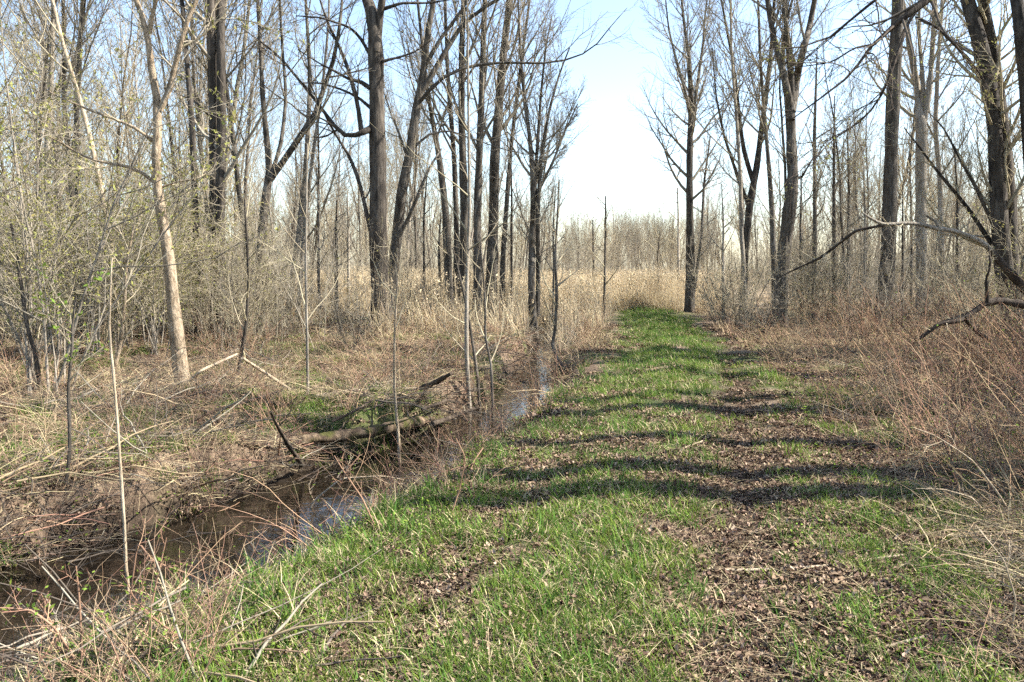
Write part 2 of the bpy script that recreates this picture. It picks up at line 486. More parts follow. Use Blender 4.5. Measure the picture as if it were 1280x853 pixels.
# water: a ribbon along the stream, its edges buried in the banks
sl = resample(np.c_[STREAM, np.zeros(len(STREAM))][:13], 90)[:, :2]
tg = norm(np.gradient(sl, axis=0)); nr = np.stack([tg[:, 1], -tg[:, 0]], 1)
ww = np.linspace(-1, 1, 9)[None, :, None] * 0.95
wv = sl[:, None] + nr[:, None] * ww
wv = np.concatenate([wv, np.full(wv.shape[:2] + (1,), WATER_Z)], -1)
link('stream_water', MB().grid(wv[:, ::-1]).mesh('stream_water', [M['water']]), kind='structure')

# ------------------------------------------------------------------ trees traced one by one
def stem_points(base, pts, depth, n, sway=0.02, flare=1.0, lean=0.0):
    """pts: (px, py, width px) from the ground up, on a slightly swaying upright sheet at this depth"""
    out = []
    for k, (px, py, w) in enumerate(pts):
        dd = depth * (1 + lean * k / max(1, len(pts) - 1)) + (rng.normal() * sway * depth * 0.5 if 0 < k else 0)
        p = at(px, py, dd); out.append([*p, 0.5 * w * dd / FPX])
    return out

def wood_tube(q, k, mat, rough=0.05):
    R = q[:, 3] * (1 + rough * rng.normal(size=len(q)))
    return MB().tubes(q[:, :3], R, k).mesh('wood', [mat])

def traced_tree(name, label, cat, trunk, stems=(), limbs=(), depth=None, top=14.0, bark='bark_grey', twig='twig', group=None,
                nb=12, nb_stem=7, t0=0.35, ang=(28, 55), up=0.14, lr=0.34, n2=7, n3=9, buds=0, budsize=0.02, lmax=5.0, limb2=7, sway=0.02, lean=0.0):
    if depth is None:
        depth = ground_hit(trunk[0][0], trunk[0][1])[1]
    b = at(trunk[0][0], trunk[0][1], depth)
    base = on_ground(b[0], depth)
    root = thing(name, label, cat, base, group)
    def build(pts, is_trunk):
        q = stem_points(base, pts, depth, 0, sway, lean=lean)
        if is_trunk:
            q[0][:3] = base
            q[0][3] *= 1.35
            q.insert(1, [*(np.array(q[0][:3]) * 0.93 + np.array(q[1][:3]) * 0.07), q[0][3] / 1.35 * 1.06])
            q.insert(0, [base[0], base[1], base[2] - 0.25, q[0][3] * 1.15])
        q = np.array(q)
        # carry on above the frame
        if q[-1, 2] < top and pts[-1][1] <= 12:
            d = norm(q[-1, :3] - q[-2, :3]); extra = []
            p = q[-1].copy(); r0 = p[3]; steps = max(2, int((top - p[2]) / 1.2))
            for s in range(steps):
                d = norm(d + rng.normal(0, 0.07, 3) + np.array([0, 0, 0.08]))
                p = p.copy(); p[:3] += d * 1.2; p[3] = r0 * (1 - (s + 1) / (steps + 0.4)) + 0.008; extra.append(p)
            q = np.vstack([q, extra])
        return q
    qs = [build(trunk, True)] + [build(s, False) for s in stems]
    woods = []
    for k, q in enumerate(qs):
        q = resample(q, 28 if k == 0 else 20); woods.append(q)
        L_ = q.copy(); L_[:, :3] -= base
        if k == 0: trunk_ob = link('trunk', wood_tube(L_, 12, M[bark]), root)
        else: link('stem', wood_tube(L_, 9, M[bark]), trunk_ob)
    g1P, g1R = [], []
    for lpts in limbs:
        q = resample(stem_points(base, lpts, depth, 0, sway * 1.4), 14)
        g1P.append(q[:, :3]); g1R.append(q[:, 3])
        L_ = q.copy(); L_[:, :3] -= base
        link('limb', wood_tube(L_, 7, M[bark]), root)
    lP = np.array(g1P) if g1P else np.zeros((0, 14, 3)); lR = np.array(g1R) if g1R else np.zeros((0, 14))
    tw = MB()
    fine = []
    # branches that leave the trunk and the stems
    G1, G1R = [], []
    for k, q in enumerate(woods):
        n = nb if k == 0 else nb_stem
        if n <= 0: continue
        P1, R1 = spawn(q[None, :, :3], q[None, :, 3], n, (t0 if k == 0 else 0.12, 0.98), ang, lr, 0.6, 9, 0.10, up, 0.5, 0.006, 0.008, lmax, 0.5)
        G1.append(P1); G1R.append(R1)
    if G1:
        G1 = np.concatenate(G1); G1R = np.concatenate(G1R)
        for i in range(len(G1)):
            link('branch', MB().tubes(G1[i] - base, G1R[i], 5).mesh('branch', [M[twig]]), root)
        P2, R2 = spawn(G1, G1R, n2, (0.15, 0.97), (25, 55), 0.5, 0.6, 6, 0.12, up * 0.8, 0.6, 0.004, 0.005)
        tw.tubes(P2 - base, R2, 4)
        P3, R3 = spawn(P2, R2, n3, (0.12, 0.98), (25, 65), 0.55, 0.5, 4, 0.14, up * 0.5, 0.7, 0.002, 0.003)
        tw.tubes(P3 - base, R3, 3); fine += [P3]
    if len(lP):
        P2, R2 = spawn(lP, lR, limb2, (0.15, 0.98), (25, 60), 0.32, 0.4, 7, 0.12, up * 0.5, 0.6, 0.004, 0.005, 3.0)
        tw.tubes(P2 - base, R2, 4)
        P3, R3 = spawn(P2, R2, n3, (0.12, 0.98), (25, 60), 0.5, 0.5, 4, 0.14, up * 0.4, 0.7, 0.0028, 0.0036)
        tw.tubes(P3 - base, R3, 3); fine += [P3]
    if fine:
        link('twigs', tw.mesh('twigs', [M[twig]]), root, kind='stuff')
        if buds:
            P3 = np.concatenate(fine)
            link('buds', MB().quads(bud_quads(P3, buds, budsize) - base).mesh('buds', [M['bud']], False), root, kind='stuff')
    return root

# left of the stream
traced_tree('leaning_tree', 'tan leaning tree forking into two bare stems, in the brush left of the stream', 'tree',
    [(228, 481, 18), (217, 386, 16), (211, 318, 14), (200, 259, 12.5), (195, 231, 12), (195, 190, 11), (197, 160, 11), (199, 136, 9), (194, 112, 8.5), (187, 78, 8), (186, 44, 7.5), (177, 17, 6.5), (170, 0, 6)],
    stems=[[(200, 138, 8), (214, 112, 7), (219, 75, 6.5), (228, 48, 6), (235, 20, 5.5), (246, 0, 5)], [(186, 42, 6), (190, 20, 5), (195, 0, 4.5)]],
    limbs=[[(192, 177, 5), (170, 160, 3.6), (136, 146, 3.2), (112, 138, 2.8), (92, 129, 2.2), (68, 119, 1.4), (40, 100, 0.8)],
           [(193, 228, 5), (173, 212, 4), (150, 206, 3.4), (119, 202, 3), (92, 189, 2.6), (68, 173, 2.3), (37, 161, 2), (0, 163, 1.6), (-40, 150, 1)],
           [(200, 235, 3), (220, 228, 2), (245, 224, 1.4), (262, 215, 0.8)]],
    top=10.5, bark='bark_tan', twig='twig_tan', nb=6, nb_stem=6, t0=0.6, buds=700, budsize=0.016, sway=0.01)
traced_tree('dead_stem_tree', 'thin pale dead stem rising leftward above the olive thicket', 'tree',
    [(150, 432, 6), (138, 300, 6), (117, 190, 6), (105, 143, 6), (95, 109, 5.5), (83, 71, 5), (73, 34, 4.2), (66, 0, 3.6)],
    depth=17.0, top=8.5, bark='dead_pale', twig='twig_tan', nb=6, t0=0.5, n2=4, n3=4)
traced_tree('double_trunk_tree', 'dark tall tree with two stems pressed together behind the leaning tan tree', 'tree',
    [(271, 428, 16), (270, 330, 14), (268, 240, 13), (267, 140, 12), (265, 60, 11), (262, 0, 10)],
    stems=[[(273, 400, 12), (276, 240, 12), (277, 140, 11), (276, 60, 11), (276, 0, 10)]],
    limbs=[[(262, 145, 4), (250, 132, 3), (238, 124, 2), (222, 118, 1)]],
    top=16, bark='bark_dark', twig='twig', nb=12, nb_stem=8, t0=0.4, buds=500, budsize=0.03)
traced_tree('dark_tree', 'dark slim tree close beside the double trunked tree, on its left', 'tree',
    [(249, 425, 10), (248, 330, 9), (243, 240, 8), (240, 150, 7), (232, 60, 6), (228, 0, 5)], top=14, bark='bark_dark', nb=12, t0=0.4, buds=400, budsize=0.03)
traced_tree('fork_tree', 'grey tree with one thick arm bending up to the right, behind thin saplings', 'tree',
    [(326, 421, 11), (325, 330, 11), (331, 250, 11), (338, 220, 10), (334, 180, 7), (328, 120, 6), (326, 60, 5), (322, 0, 4)],
    stems=[[(337, 225, 9), (360, 194, 8), (377, 167, 7.5), (394, 146, 6.5), (404, 112, 5.5), (418, 75, 5), (425, 30, 4), (428, 0, 3)],
           [(338, 222, 6), (352, 180, 5), (358, 120, 4), (352, 50, 3), (350, 0, 3)]],
    top=14, bark='bark_grey', nb=9, nb_stem=7, t0=0.5, buds=300, budsize=0.025)
traced_tree('slanting_tree', 'pale slanting slim tree with a thin twin, left of the big dark tree', 'tree',
    [(358, 404, 8), (366, 345, 8), (374, 290, 7), (380, 240, 6.5), (384, 180, 6), (388, 100, 5), (384, 30, 4), (382, 0, 3.5)],
    stems=[[(372, 398, 6), (377, 330, 6), (381, 280, 5), (390, 200, 4), (402, 120, 3.5), (410, 40, 3), (412, 0, 2.5)]],
    top=13, bark='bark_pale', nb=10, nb_stem=8, t0=0.45)
traced_tree('big_dark_tree', 'largest dark rough trunk with hooked broken limb, beside the leaning companion', 'tree',
    [(478, 414, 27), (474, 335, 23), (472, 284, 21), (473, 240, 20), (472, 190, 19.5), (471, 136, 19), (470, 68, 18), (468, 30, 16), (464, 10, 14), (459, 0, 13)],
    stems=[[(471, 66, 9), (473, 40, 9), (475, 18, 9), (477, 0, 9)]],
    limbs=[[(464, 161, 9), (451, 167, 7.5), (434, 173, 6.5), (421, 162, 5), (398, 130, 4), (367, 92, 3.4), (350, 71, 3), (320, 48, 2), (295, 30, 1)],
           [(452, 166, 6), (447, 129, 5.5), (436, 88, 5), (424, 58, 4), (410, 30, 3), (400, 0, 2)],
           [(463, 135, 4.5), (448, 122, 3.5), (427, 112, 2.8), (400, 104, 2), (370, 104, 1)],
           [(463, 111, 6), (451, 102, 5), (437, 100, 4), (420, 90, 3), (400, 80, 2.2), (372, 62, 1.2)],
           [(463, 70, 4.5), (451, 48, 3.6), (437, 34, 3), (400, 22, 2.2), (370, 20, 1.2)],
           [(478, 77, 4), (502, 71, 2.8), (519, 65, 2), (540, 50, 1)],
           [(478, 12, 5), (502, 4, 3.5), (538, 4, 2.4), (560, 0, 1.4)],
           [(466, 300, 6), (450, 230, 5), (437, 195, 4), (420, 170, 3), (402, 135, 2.4), (385, 100, 1.4)]],
    top=17, bark='bark_dark', twig='twig_dark', nb=5, nb_stem=4, t0=0.75, limb2=6, n3=5, sway=0.012)
traced_tree('leaning_companion_tree', 'grey tree leaning right from beside the big dark trunk, long limb arching out', 'tree',
    [(486, 413, 15), (489, 352, 14.5), (497, 290, 14), (502, 238, 12.5), (512, 194, 11.5), (519, 143, 10.5), (526, 109, 9), (531, 78, 8), (534, 44, 7.5), (539, 17, 7), (543, 0, 6.5)],
    stems=[[(525, 118, 7), (543, 88, 6.5), (563, 54, 6), (577, 31, 5), (601, 12, 4.5), (621, 0, 4)],
           [(533, 80, 5), (553, 44, 4.5), (570, 24, 4), (585, 0, 3.5)]],
    limbs=[[(523, 130, 5), (543, 105, 4.4), (563, 90, 4), (590, 82, 3.8), (628, 78, 3.4), (682, 80, 2.8), (716, 74, 2.2), (743, 61, 1.6), (760, 37, 1.2), (784, 10, 0.7)],
           [(516, 186, 4), (536, 167, 3), (563, 163, 2.2), (590, 174, 1.6), (640, 190, 1.1), (690, 198, 0.7)],
           [(496, 300, 6), (512, 270, 5), (522, 245, 4), (536, 211, 3), (552, 186, 2)],
           [(510, 200, 4), (500, 170, 3), (488, 140, 2), (478, 110, 1)]],
    top=15, bark='bark_grey', twig='twig', nb=8, nb_stem=7, t0=0.6, limb2=9, sway=0.012)
for lab, pts, dep in (
    ('dark slim trunk at the left end of the clump of straight trunks', [(563, 397, 12), (560, 330, 11), (557, 260, 9), (548, 190, 7), (535, 120, 5), (528, 60, 4), (522, 0, 3)], 25.5),
    ('second straight trunk from the left in the central clump', [(577, 399, 12), (580, 320, 11), (580, 250, 10), (577, 150, 8), (577, 60, 7), (580, 0, 6)], 25.0),
    ('third straight trunk from the left in the central clump', [(598, 401, 11), (597, 320, 10), (597, 250, 9), (601, 150, 8), (604, 60, 7), (606, 0, 6)], 24.4),
    ('thickest sunlit trunk at the right of the central clump', [(612, 397, 16), (615, 330, 14.5), (617, 280, 13), (618, 200, 12), (624, 130, 10), (629, 70, 9), (637, 0, 8)], 25.8),
    ('thin pole at the right edge of the central clump of trunks', [(627, 399, 7), (628, 330, 6.5), (633, 260, 6), (639, 180, 5), (650, 90, 4), (662, 0, 3)], 26.8),
    ('thin pole between the dark slim trunk and second trunk of the clump', [(569, 400, 8), (571, 300, 7), (568, 200, 6), (560, 100, 5), (556, 0, 4)], 26.3)):
    traced_tree('clump_tree', lab, 'tree', pts, depth=dep, top=16, bark='bark_grey', twig='twig', group='central clump of straight trunks', nb=20, t0=0.32, ang=(18, 40), up=0.16, lr=0.28, n2=6, n3=7, buds=250, budsize=0.025)
traced_tree('fan_tree', 'bare tree with thin upright fanning branches at the left edge of the sky gap', 'tree',
    [(667, 409, 9), (664, 362, 9), (665, 300, 8.5), (668, 250, 8), (666, 215, 7), (662, 170, 5), (655, 120, 4), (650, 60, 3), (648, 6, 2)],
    stems=[[(672, 396, 6), (673, 330, 6), (672, 270, 5.5), (676, 200, 4.5), (686, 140, 3.5), (700, 90, 2.4), (712, 60, 1.5)],
           [(667, 240, 5), (672, 180, 4), (676, 120, 3), (682, 60, 2.2), (690, 20, 1.4)],
           [(668, 250, 4), (690, 205, 3), (706, 165, 2.2), (722, 130, 1.4)]],
    top=13, bark='bark_grey', twig='twig', nb=22, nb_stem=14, t0=0.3, ang=(22, 55), lr=0.34, n2=8, n3=9)
# right of the path
traced_tree('gap_edge_tree', 'straight slender tree at the path end with a narrow upswept crown, by the sky gap', 'tree',
    [(862, 391, 12), (863, 320, 10.5), (862, 250, 9), (862, 188, 8), (864, 142, 7), (862, 75, 5), (856, 38, 3.5), (852, 0, 2.5)],
    stems=[[(864, 150, 5), (856, 112, 4), (845, 75, 3), (836, 38, 2.2), (832, 0, 1.6)], [(863, 170, 5), (871, 112, 4), (879, 56, 3), (881, 20, 2.4), (884, 0, 2)], [(864, 385, 5), (877, 300, 4), (880, 230, 3), (888, 170, 2)]],
    top=13.0, bark='bark_grey', twig='twig', nb=30, nb_stem=14, t0=0.3, ang=(22, 58), up=0.15, lr=0.28, n2=8, n3=9)
traced_tree('bent_tree', 'grey tree with a bent lower trunk and four upright stems, beside the path', 'tree',
    [(974, 409, 19), (975, 375, 17), (977, 344, 17), (982, 300, 16), (987, 262, 15), (992, 225, 14), (989, 187, 13), (989, 150, 12.5), (984, 112, 9), (975, 75, 8), (965, 40, 7), (959, 0, 6)],
    stems=[[(989, 150, 9), (989, 100, 8), (987, 67, 7), (983, 34, 6), (980, 0, 5)], [(990, 140, 10), (996, 95, 9), (1004, 64, 8), (1013, 30, 7), (1018, 0, 6)],
           [(990, 150, 7), (984, 130, 6), (978, 90, 5), (980, 40, 4), (990, 0, 3)]],
    limbs=[[(993, 223, 5), (1002, 222, 3), (1012, 205, 2), (1020, 190, 1)]],
    top=15, bark='bark_grey', twig='twig', nb=10, nb_stem=8, t0=0.5, ang=(20, 48))
traced_tree('slim_twin_tree', 'thin straight tree growing tight against the left of the bent trunk', 'tree',
    [(969, 405, 7), (967, 320, 7), (965, 262, 6.5), (961, 206, 5.5), (955, 140, 4.5), (950, 70, 3.5), (948, 0, 3)], top=13, nb=16, t0=0.4, ang=(20, 42))
traced_tree('dark_leaning_tree', 'dark tree leaning right with upswept thin stems, left of the bent trunk', 'tree',
    [(929, 396, 9), (931, 320, 9), (937, 255, 9), (946, 210, 8), (950, 176, 7), (957, 124, 6), (963, 75, 5), (968, 0, 4)],
    stems=[[(941, 226, 6), (929, 187, 5), (924, 142, 4.5), (916, 75, 3.6), (905, 19, 2.6), (902, 0, 2.2)], [(936, 258, 5), (920, 215, 4), (905, 170, 3), (895, 120, 2.2), (890, 60, 1.5)]],
    depth=27.0, top=14, bark='bark_dark', twig='twig', nb=14, nb_stem=10, t0=0.4, ang=(20, 45))
traced_tree('straight_grey_tree', 'straight thick grey trunk standing in the reddish brush', 'tree',
    [(1103, 404, 20), (1108, 350, 18), (1111, 300, 17.5), (1113, 225, 17), (1115, 150, 16), (1119, 75, 15), (1123, 0, 14)],
    top=18, bark='bark_grey', twig='twig', nb=9, t0=0.6, sway=0.006)
traced_tree('pale_fork_tree', 'paler forked tree between the straight grey trunk and the vine covered one', 'tree',
    [(1152, 392, 14), (1152, 320, 13), (1151, 225, 13), (1152, 161, 12), (1147, 112, 8), (1139, 67, 7), (1134, 37, 6), (1128, 0, 5)],
    stems=[[(1152, 165, 9), (1162, 112, 7), (1166, 56, 6), (1169, 0, 5)], [(1152, 170, 6), (1154, 100, 5), (1148, 40, 4), (1150, 0, 3)]],
    depth=27, top=15, bark='bark_pale', twig='twig_tan', nb=12, nb_stem=9, t0=0.4, buds=700, budsize=0.025)
traced_tree('slim_grey_tree', 'slim grey tree just right of the paler forked tree', 'tree',
    [(1177, 395, 8), (1177, 320, 7), (1175, 225, 6), (1169, 161, 5.5), (1172, 90, 5), (1178, 0, 4)], depth=29, top=14, bark='bark_pale', nb=14, t0=0.35, buds=300, budsize=0.025)
traced_tree('vine_tree', 'massive vine covered tree with two trunks at the right edge', 'tree',
    [(1272, 437, 24), (1262, 380, 22), (1252, 320, 20), (1247, 225, 19), (1243, 150, 18), (1235, 94, 17), (1221, 38, 16), (1209, 0, 15)],
    stems=[[(1268, 400, 18), (1262, 260, 17), (1252, 150, 16), (1243, 75, 14), (1232, 19, 13), (1228, 0, 12)]],
    limbs=[[(1244, 150, 6), (1222, 90, 5), (1198, 60, 4), (1171, 34, 3), (1148, 22, 2)], [(1256, 330, 6), (1210, 260, 4.5), (1172, 215, 3.4), (1150, 185, 2.2), (1130, 160, 1.2)],
           [(1250, 300, 5), (1220, 235, 4), (1200, 200, 3), (1180, 160, 2), (1160, 140, 1)]],
    top=16, bark='bark_dark', twig='twig_tan', nb=42, nb_stem=38, t0=0.06, ang=(30, 75), up=0.16, lr=0.14, n2=6, n3=6, buds=3500, budsize=0.018, lmax=2.0, limb2=9)
traced_tree('edge_tree', 'dark trunk cut off by the right edge near the top corner', 'tree',
    [(1300, 470, 20), (1298, 350, 19), (1292, 230, 18), (1284, 110, 17), (1276, 30, 16), (1271, 0, 15)], depth=15.5, top=13, bark='bark_dark', nb=8, t0=0.5, buds=700, budsize=0.018)

# a tree out of frame to the right whose limbs hang into the picture
bt = on_ground(7.6, 9.6)
def overhang():
    root = thing('overhanging_tree', 'tree standing right of the frame whose dark drooping limbs hang into the top right', 'tree', bt)
    q = resample(np.array([[7.6, 9.6, bt[2] - 0.2, .26], [7.6, 9.6, bt[2], .24], [7.55, 9.6, 2.5, .19], [7.4, 9.65, 5, .17], [7.5, 9.7, 8, .14], [7.3, 9.7, 11, .09], [7.2, 9.7, 14, .03]]), 26)
    L_ = q.copy(); L_[:, :3] -= bt
    link('trunk', wood_tube(L_, 12, M['bark_dark']), root)
    D = 9.2
    lim = [[(1400, -250, 22), (1300, -140, 18), (1215, -50, 14), (1160, 0, 11), (1137, 19, 9), (1111, 34, 6), (1089, 56, 4.6), (1077, 75, 4), (1059, 99, 3.4), (1032, 120, 2.6), (1006, 135, 1.8), (975, 160, 1)],
           [(1150, 8, 7), (1138, 22, 5), (1126, 56, 4.2), (1109, 105, 3.6), (1096, 131, 3.2), (1074, 154, 2.6), (1044, 172, 2), (1010, 206, 1.2), (985, 225, .8)],
           [(1300, -180, 10), (1180, -60, 7), (1090, 0, 4.4), (1062, 30, 3.6), (1040, 49, 3), (1010, 60, 2.4), (969, 60, 1.4), (930, 68, .8)],
           [(1145, 22, 4), (1171, 34, 4), (1197, 60, 3.4), (1224, 90, 2.4), (1240, 120, 1.2)],
           [(1090, 56, 3), (1068, 60, 2.6), (1040, 78, 2), (1000, 84, 1.4), (960, 70, .8)]]
    P, R = [], []
    for k, l in enumerate(lim):
        pts = [[*at(x, y, D - 0.1 * j + 0.25 * math.sin(j * 1.3 + k)), 0.4 * w * D / FPX] for j, (x, y, w) in enumerate(l)]
        if k in (0, 2): pts.insert(0, [7.45, 9.65, 6.3 + k, 0.11])
        qq = resample(np.array(pts), 18); P.append(qq[:, :3]); R.append(qq[:, 3])
        L2 = qq.copy(); L2[:, :3] -= bt
        link('limb', wood_tube(L2, 7, M['dead_dark']), root)
    tw = MB()
    P2, R2 = spawn(np.array(P), np.array(R), 16, (0.35, 0.99), (25, 60), 0.22, 0.4, 7, 0.12, -0.02, 0.6, 0.003, 0.004, 1.8)
    tw.tubes(P2 - bt, R2, 4)
    P3, R3 = spawn(P2, R2, 6, (0.1, 0.98), (25, 60), 0.5, 0.5, 4, 0.14, 0.02, 0.7, 0.002, 0.0028)
    tw.tubes(P3 - bt, R3, 3)
    G, GR = spawn(q[None, :, :3], q[None, :, 3], 8, (0.4, 0.98), (35, 65), 0.3, 0.5, 8, 0.1, 0.12, 0.5, 0.005, 0.01, 4)
    for i in range(len(G)): link('branch', MB().tubes(G[i] - bt, GR[i], 5).mesh('branch', [M['twig_dark']]), root)
    G2, G2R = spawn(G, GR, 4, (0.15, 0.98), (25, 55), 0.5, 0.6, 5, 0.12, 0.08, 0.6, 0.003, 0.005); tw.tubes(G2 - bt, G2R, 3)
    link('twigs', tw.mesh('twigs', [M['twig_dark']]), root, kind='stuff')
    link('buds', MB().quads(bud_quads(P3, 1100, 0.013) - bt).mesh('buds', [M['bud']], False), root, kind='stuff')
overhang()

# ------------------------------------------------------------------ tree kinds for the woods behind
def tree_kind(H, r, style, budn=0, crown_start=0.3, counts=None):
    P0 = grow(np.array([[0, 0, -0.2]]), np.array([[rng.normal(0, .05), rng.normal(0, .05), 1]]), np.array([H]), 16, 0.035, 0.03)
    R0 = (r * (1 - np.linspace(0, 1, 16) ** 1.1) + 0.012)[None]; R0[0, 0] *= 1.35
    trunk = MB().tubes(P0, R0, 8)
    crown = MB()
    S, SR = P0, R0
    allP, allR = [P0], [R0]
    if style == 'multi':
        n = int(rng.integers(2, 5))
        P1, R1 = spawn(P0, R0, n, (0.05, 0.45), (10, 26), 0.95, 0.75, 16, 0.05, 0.06, 0.75, 0.012, 0.03, 20)
        R1 = np.maximum(R1, 0.6 * r * (1 - np.linspace(0, 1, 16))[None] + 0.01) * rng.uniform(.6, 1, (n, 1))
        crown.tubes(P1, R1, 6); S = np.concatenate([P0, P1]); SR = np.concatenate([R0, R1])  # upright side stems are merged into the crown mesh
    n1 = 26 if style != 'multi' else 13
    c2, c3 = 7, 9
    if counts: n1, c2, c3 = counts
    P1, R1 = spawn(S, SR, n1, (crown_start, 0.98), (22, 48), 0.36, 0.65, 8, 0.08, 0.15, 0.5, 0.008, 0.012, 6, 0.5)
    crown.tubes(P1, R1, 4)
    P2, R2 = spawn(P1, R1, c2, (0.12, 0.98), (22, 50), 0.48, 0.6, 5, 0.12, 0.12, 0.6, 0.005, 0.006, 3)
    crown.tubes(P2, R2, 3)
    P3, R3 = spawn(P2, R2, c3, (0.1, 0.98), (25, 65), 0.5, 0.5, 3, 0.12, 0.08, 0.7, 0.0024, 0.0034, 1.4)
    crown.tubes(P3, R3, 3)
    if budn: crown.quads(bud_quads(P3, budn, 0.04, 0.02), 1)
    return trunk, crown

KINDS = []
for k in range(10):
    H = [16, 18, 14.5, 17, 15, 13.5, 19, 15.5, 12, 17][k]
    tr_, cr_ = tree_kind(H, [0.09, 0.125, 0.065, 0.10, 0.08, 0.055, 0.14, 0.08, 0.05, 0.10][k], 'multi' if k % 3 == 1 else 'single', [0, 400, 0, 900, 500, 0, 300, 1300, 0, 1000][k], [0.3, 0.3, 0.35, 0.25, 0.3, 0.25, 0.5, 0.3, 0.2, 0.45][k])
    bark = M[['bark_grey', 'bark_dark', 'bark_pale', 'bark_grey'][k % 4]]
    tw = M[['twig', 'twig', 'twig_tan'][k % 3]]
    KINDS.append((tr_.mesh('trunk', [bark]), cr_.mesh('crown', [tw, M['bud']]), H))

tr_, cr_ = tree_kind(16, 0.20, 'single', 0, 0.62, (9, 4, 4))
KINDS.append((tr_.mesh('trunk', [M['bark_grey']]), cr_.mesh('crown', [M['twig'], M['bud']]), 16))
tr_, cr_ = tree_kind(11, 0.27, 'single', 0, 0.7, (6, 3, 3))
KINDS.append((tr_.mesh('trunk', [M['bark_grey']]), cr_.mesh('crown', [M['twig'], M['bud']]), 11))

def plant_tree(kind, x, y, s, rot, label, group, name='woodland_tree'):
    tm, cm, H = KINDS[kind]
    o = thing(name, label, 'tree', on_ground(x, y), group)
    lean_ = 0.16 if TR.random() < 0.15 else 0.045
    o.scale = (s, s, s * TR.uniform(.88, 1.1)); o.rotation_euler = (TR.gauss(0, lean_), TR.gauss(0, lean_), rot) if name == 'woodland_tree' else (0, 0, rot)
    link('trunk', tm, o); link('crown', cm, o, kind='stuff')
    return o

TR = random.Random(11)
def in_gap(px, d):
    """the open view down the path and over the reed meadow"""
    return 700 < px < 850
placed = []
def try_place(px, d, mind):
    x = (px - 640) / FPX * d
    for (a, b) in placed:
        if (a - x) ** 2 + (b - d) ** 2 < mind ** 2: return None
    if abs(float(path_off(x, d))) < 1.9 and d < 40: return None
    sd_, hw_ = stream_sd(np.array([x]), np.array([d]))
    if abs(sd_[0]) < 0.9 and d < 45: return None
    placed.append((x, d)); return x
MARKS = [(-60, None), (90, 'dead pale stem'), (200, 'tan leaning tree'), (268, 'double trunk'), (335, 'grey fork tree'), (384, 'pale slanting tree'), (473, 'big dark trunk'), (580, 'central clump'), (665, 'fan branched tree'),
         (862, 'gap edge tree'), (945, 'dark leaning tree'), (988, 'bent tree'), (1113, 'straight grey trunk'), (1151, 'pale forked tree'), (1246, 'vine covered tree')]
def wood_label(k, px, d, mid=False):
    tone = ['grey', 'dark', 'pale', 'grey'][k % 4]
    form = 'many-stemmed' if k % 3 == 1 else ('slim' if k in (2, 5, 8) else 'single-stemmed')
    if mid: return f"{tone} {form} small tree beyond the reeds, {'left' if px < 757 else 'middle' if px < 820 else 'right'} of the gap, {'nearer' if d < 90 else 'farther'} row"
    depth_ = 'near the front' if d < 36 else 'midway' if d < 60 else 'deep'
    if px < 20: side = 'at the left edge'
    elif px > 1246: side = 'right of the vine covered tree'
    else:
        i = max(j for j, m_ in enumerate(MARKS) if m_[0] <= px)
        side = 'between %s and %s' % (MARKS[i][1], MARKS[i + 1][1]) if i > 0 and i + 1 < len(MARKS) else 'left of the dead pale stem'
    return f"{tone} {form} tree {depth_} {'in' if depth_ == 'deep' else 'inside'} woods {side}"
n_l = n_r = n_m = 0
while n_l < 104:
    d = 21 + 75 * TR.random() ** 1.3; px = TR.uniform(-230, 690)
    if 330 < px < 690 and 30 < d < 52: continue
    if px > 400 and d < 34: continue
    x = try_place(px, d, 1.1)
    if x is None: continue
    k = TR.randrange(10)
    plant_tree(k, x, d, TR.uniform(0.75, 1.1), TR.uniform(0, 6.28), wood_label(k, px, d), 'woods left of the stream'); n_l += 1
while n_r < 58:
    d = 23 + 75 * TR.random() ** 1.3; px = TR.uniform(870, 1480)
    if px < 930 and d < 40 or (px < 1060 and 31 < d < 62): continue
    x = try_place(px, d, 1.1)
    if x is None: continue
    s = TR.uniform(0.7, 1.05) * (0.8 if px < 930 else 1)
    k = TR.choice([0, 2, 2, 3, 4, 5, 5, 7, 8, 8, 9])
    plant_tree(k, x, d, s, TR.uniform(0, 6.28), wood_label(k, px, d), 'woods right of the path'); n_r += 1
while n_m < 60:
    d = TR.uniform(62, 120); px = TR.uniform(690, 880)
    x = try_place(px, d, 1.6)
    if x is None: continue
    # crowns keep under the far skyline of the gap
    top_px = TR.uniform(262, 292); H = 1.6 + d * (336 - top_px) / FPX
    k = TR.randrange(10)
    plant_tree(k, x, d, H / KINDS[k][2], TR.uniform(0, 6.28), wood_label(k, px, d, True), 'far trees beyond the reeds'); n_m += 1
# trees right of the frame; only their shadows cross the path
for k, (x, y, s) in enumerate(((8.0, 6.25, 1.0), (9.0, 6.95, 1.0), (7.6, 8.1, 0.95), (12.5, 10.2, 1.3), (8.6, 12.6, 1.3), (10.3, 14.6, 1.3), (9.4, 11.2, 1.1), (9.2, 3.5, 0.9), (11.2, 16.6, 1.3), (12.6, 18.9, 1.3), (14.2, 21.6, 1.3), (8.4, 7.3, 1.05), (7.0, 6.75, 0.9))):
    plant_tree(2 if k == 7 else 11 if k < 3 or k > 10 else 10, x, y, s, k * 1.3, 'tree outside the right of the frame casting its shadow over the path', 'shadow casting trees off to the right', 'roadside_tree')

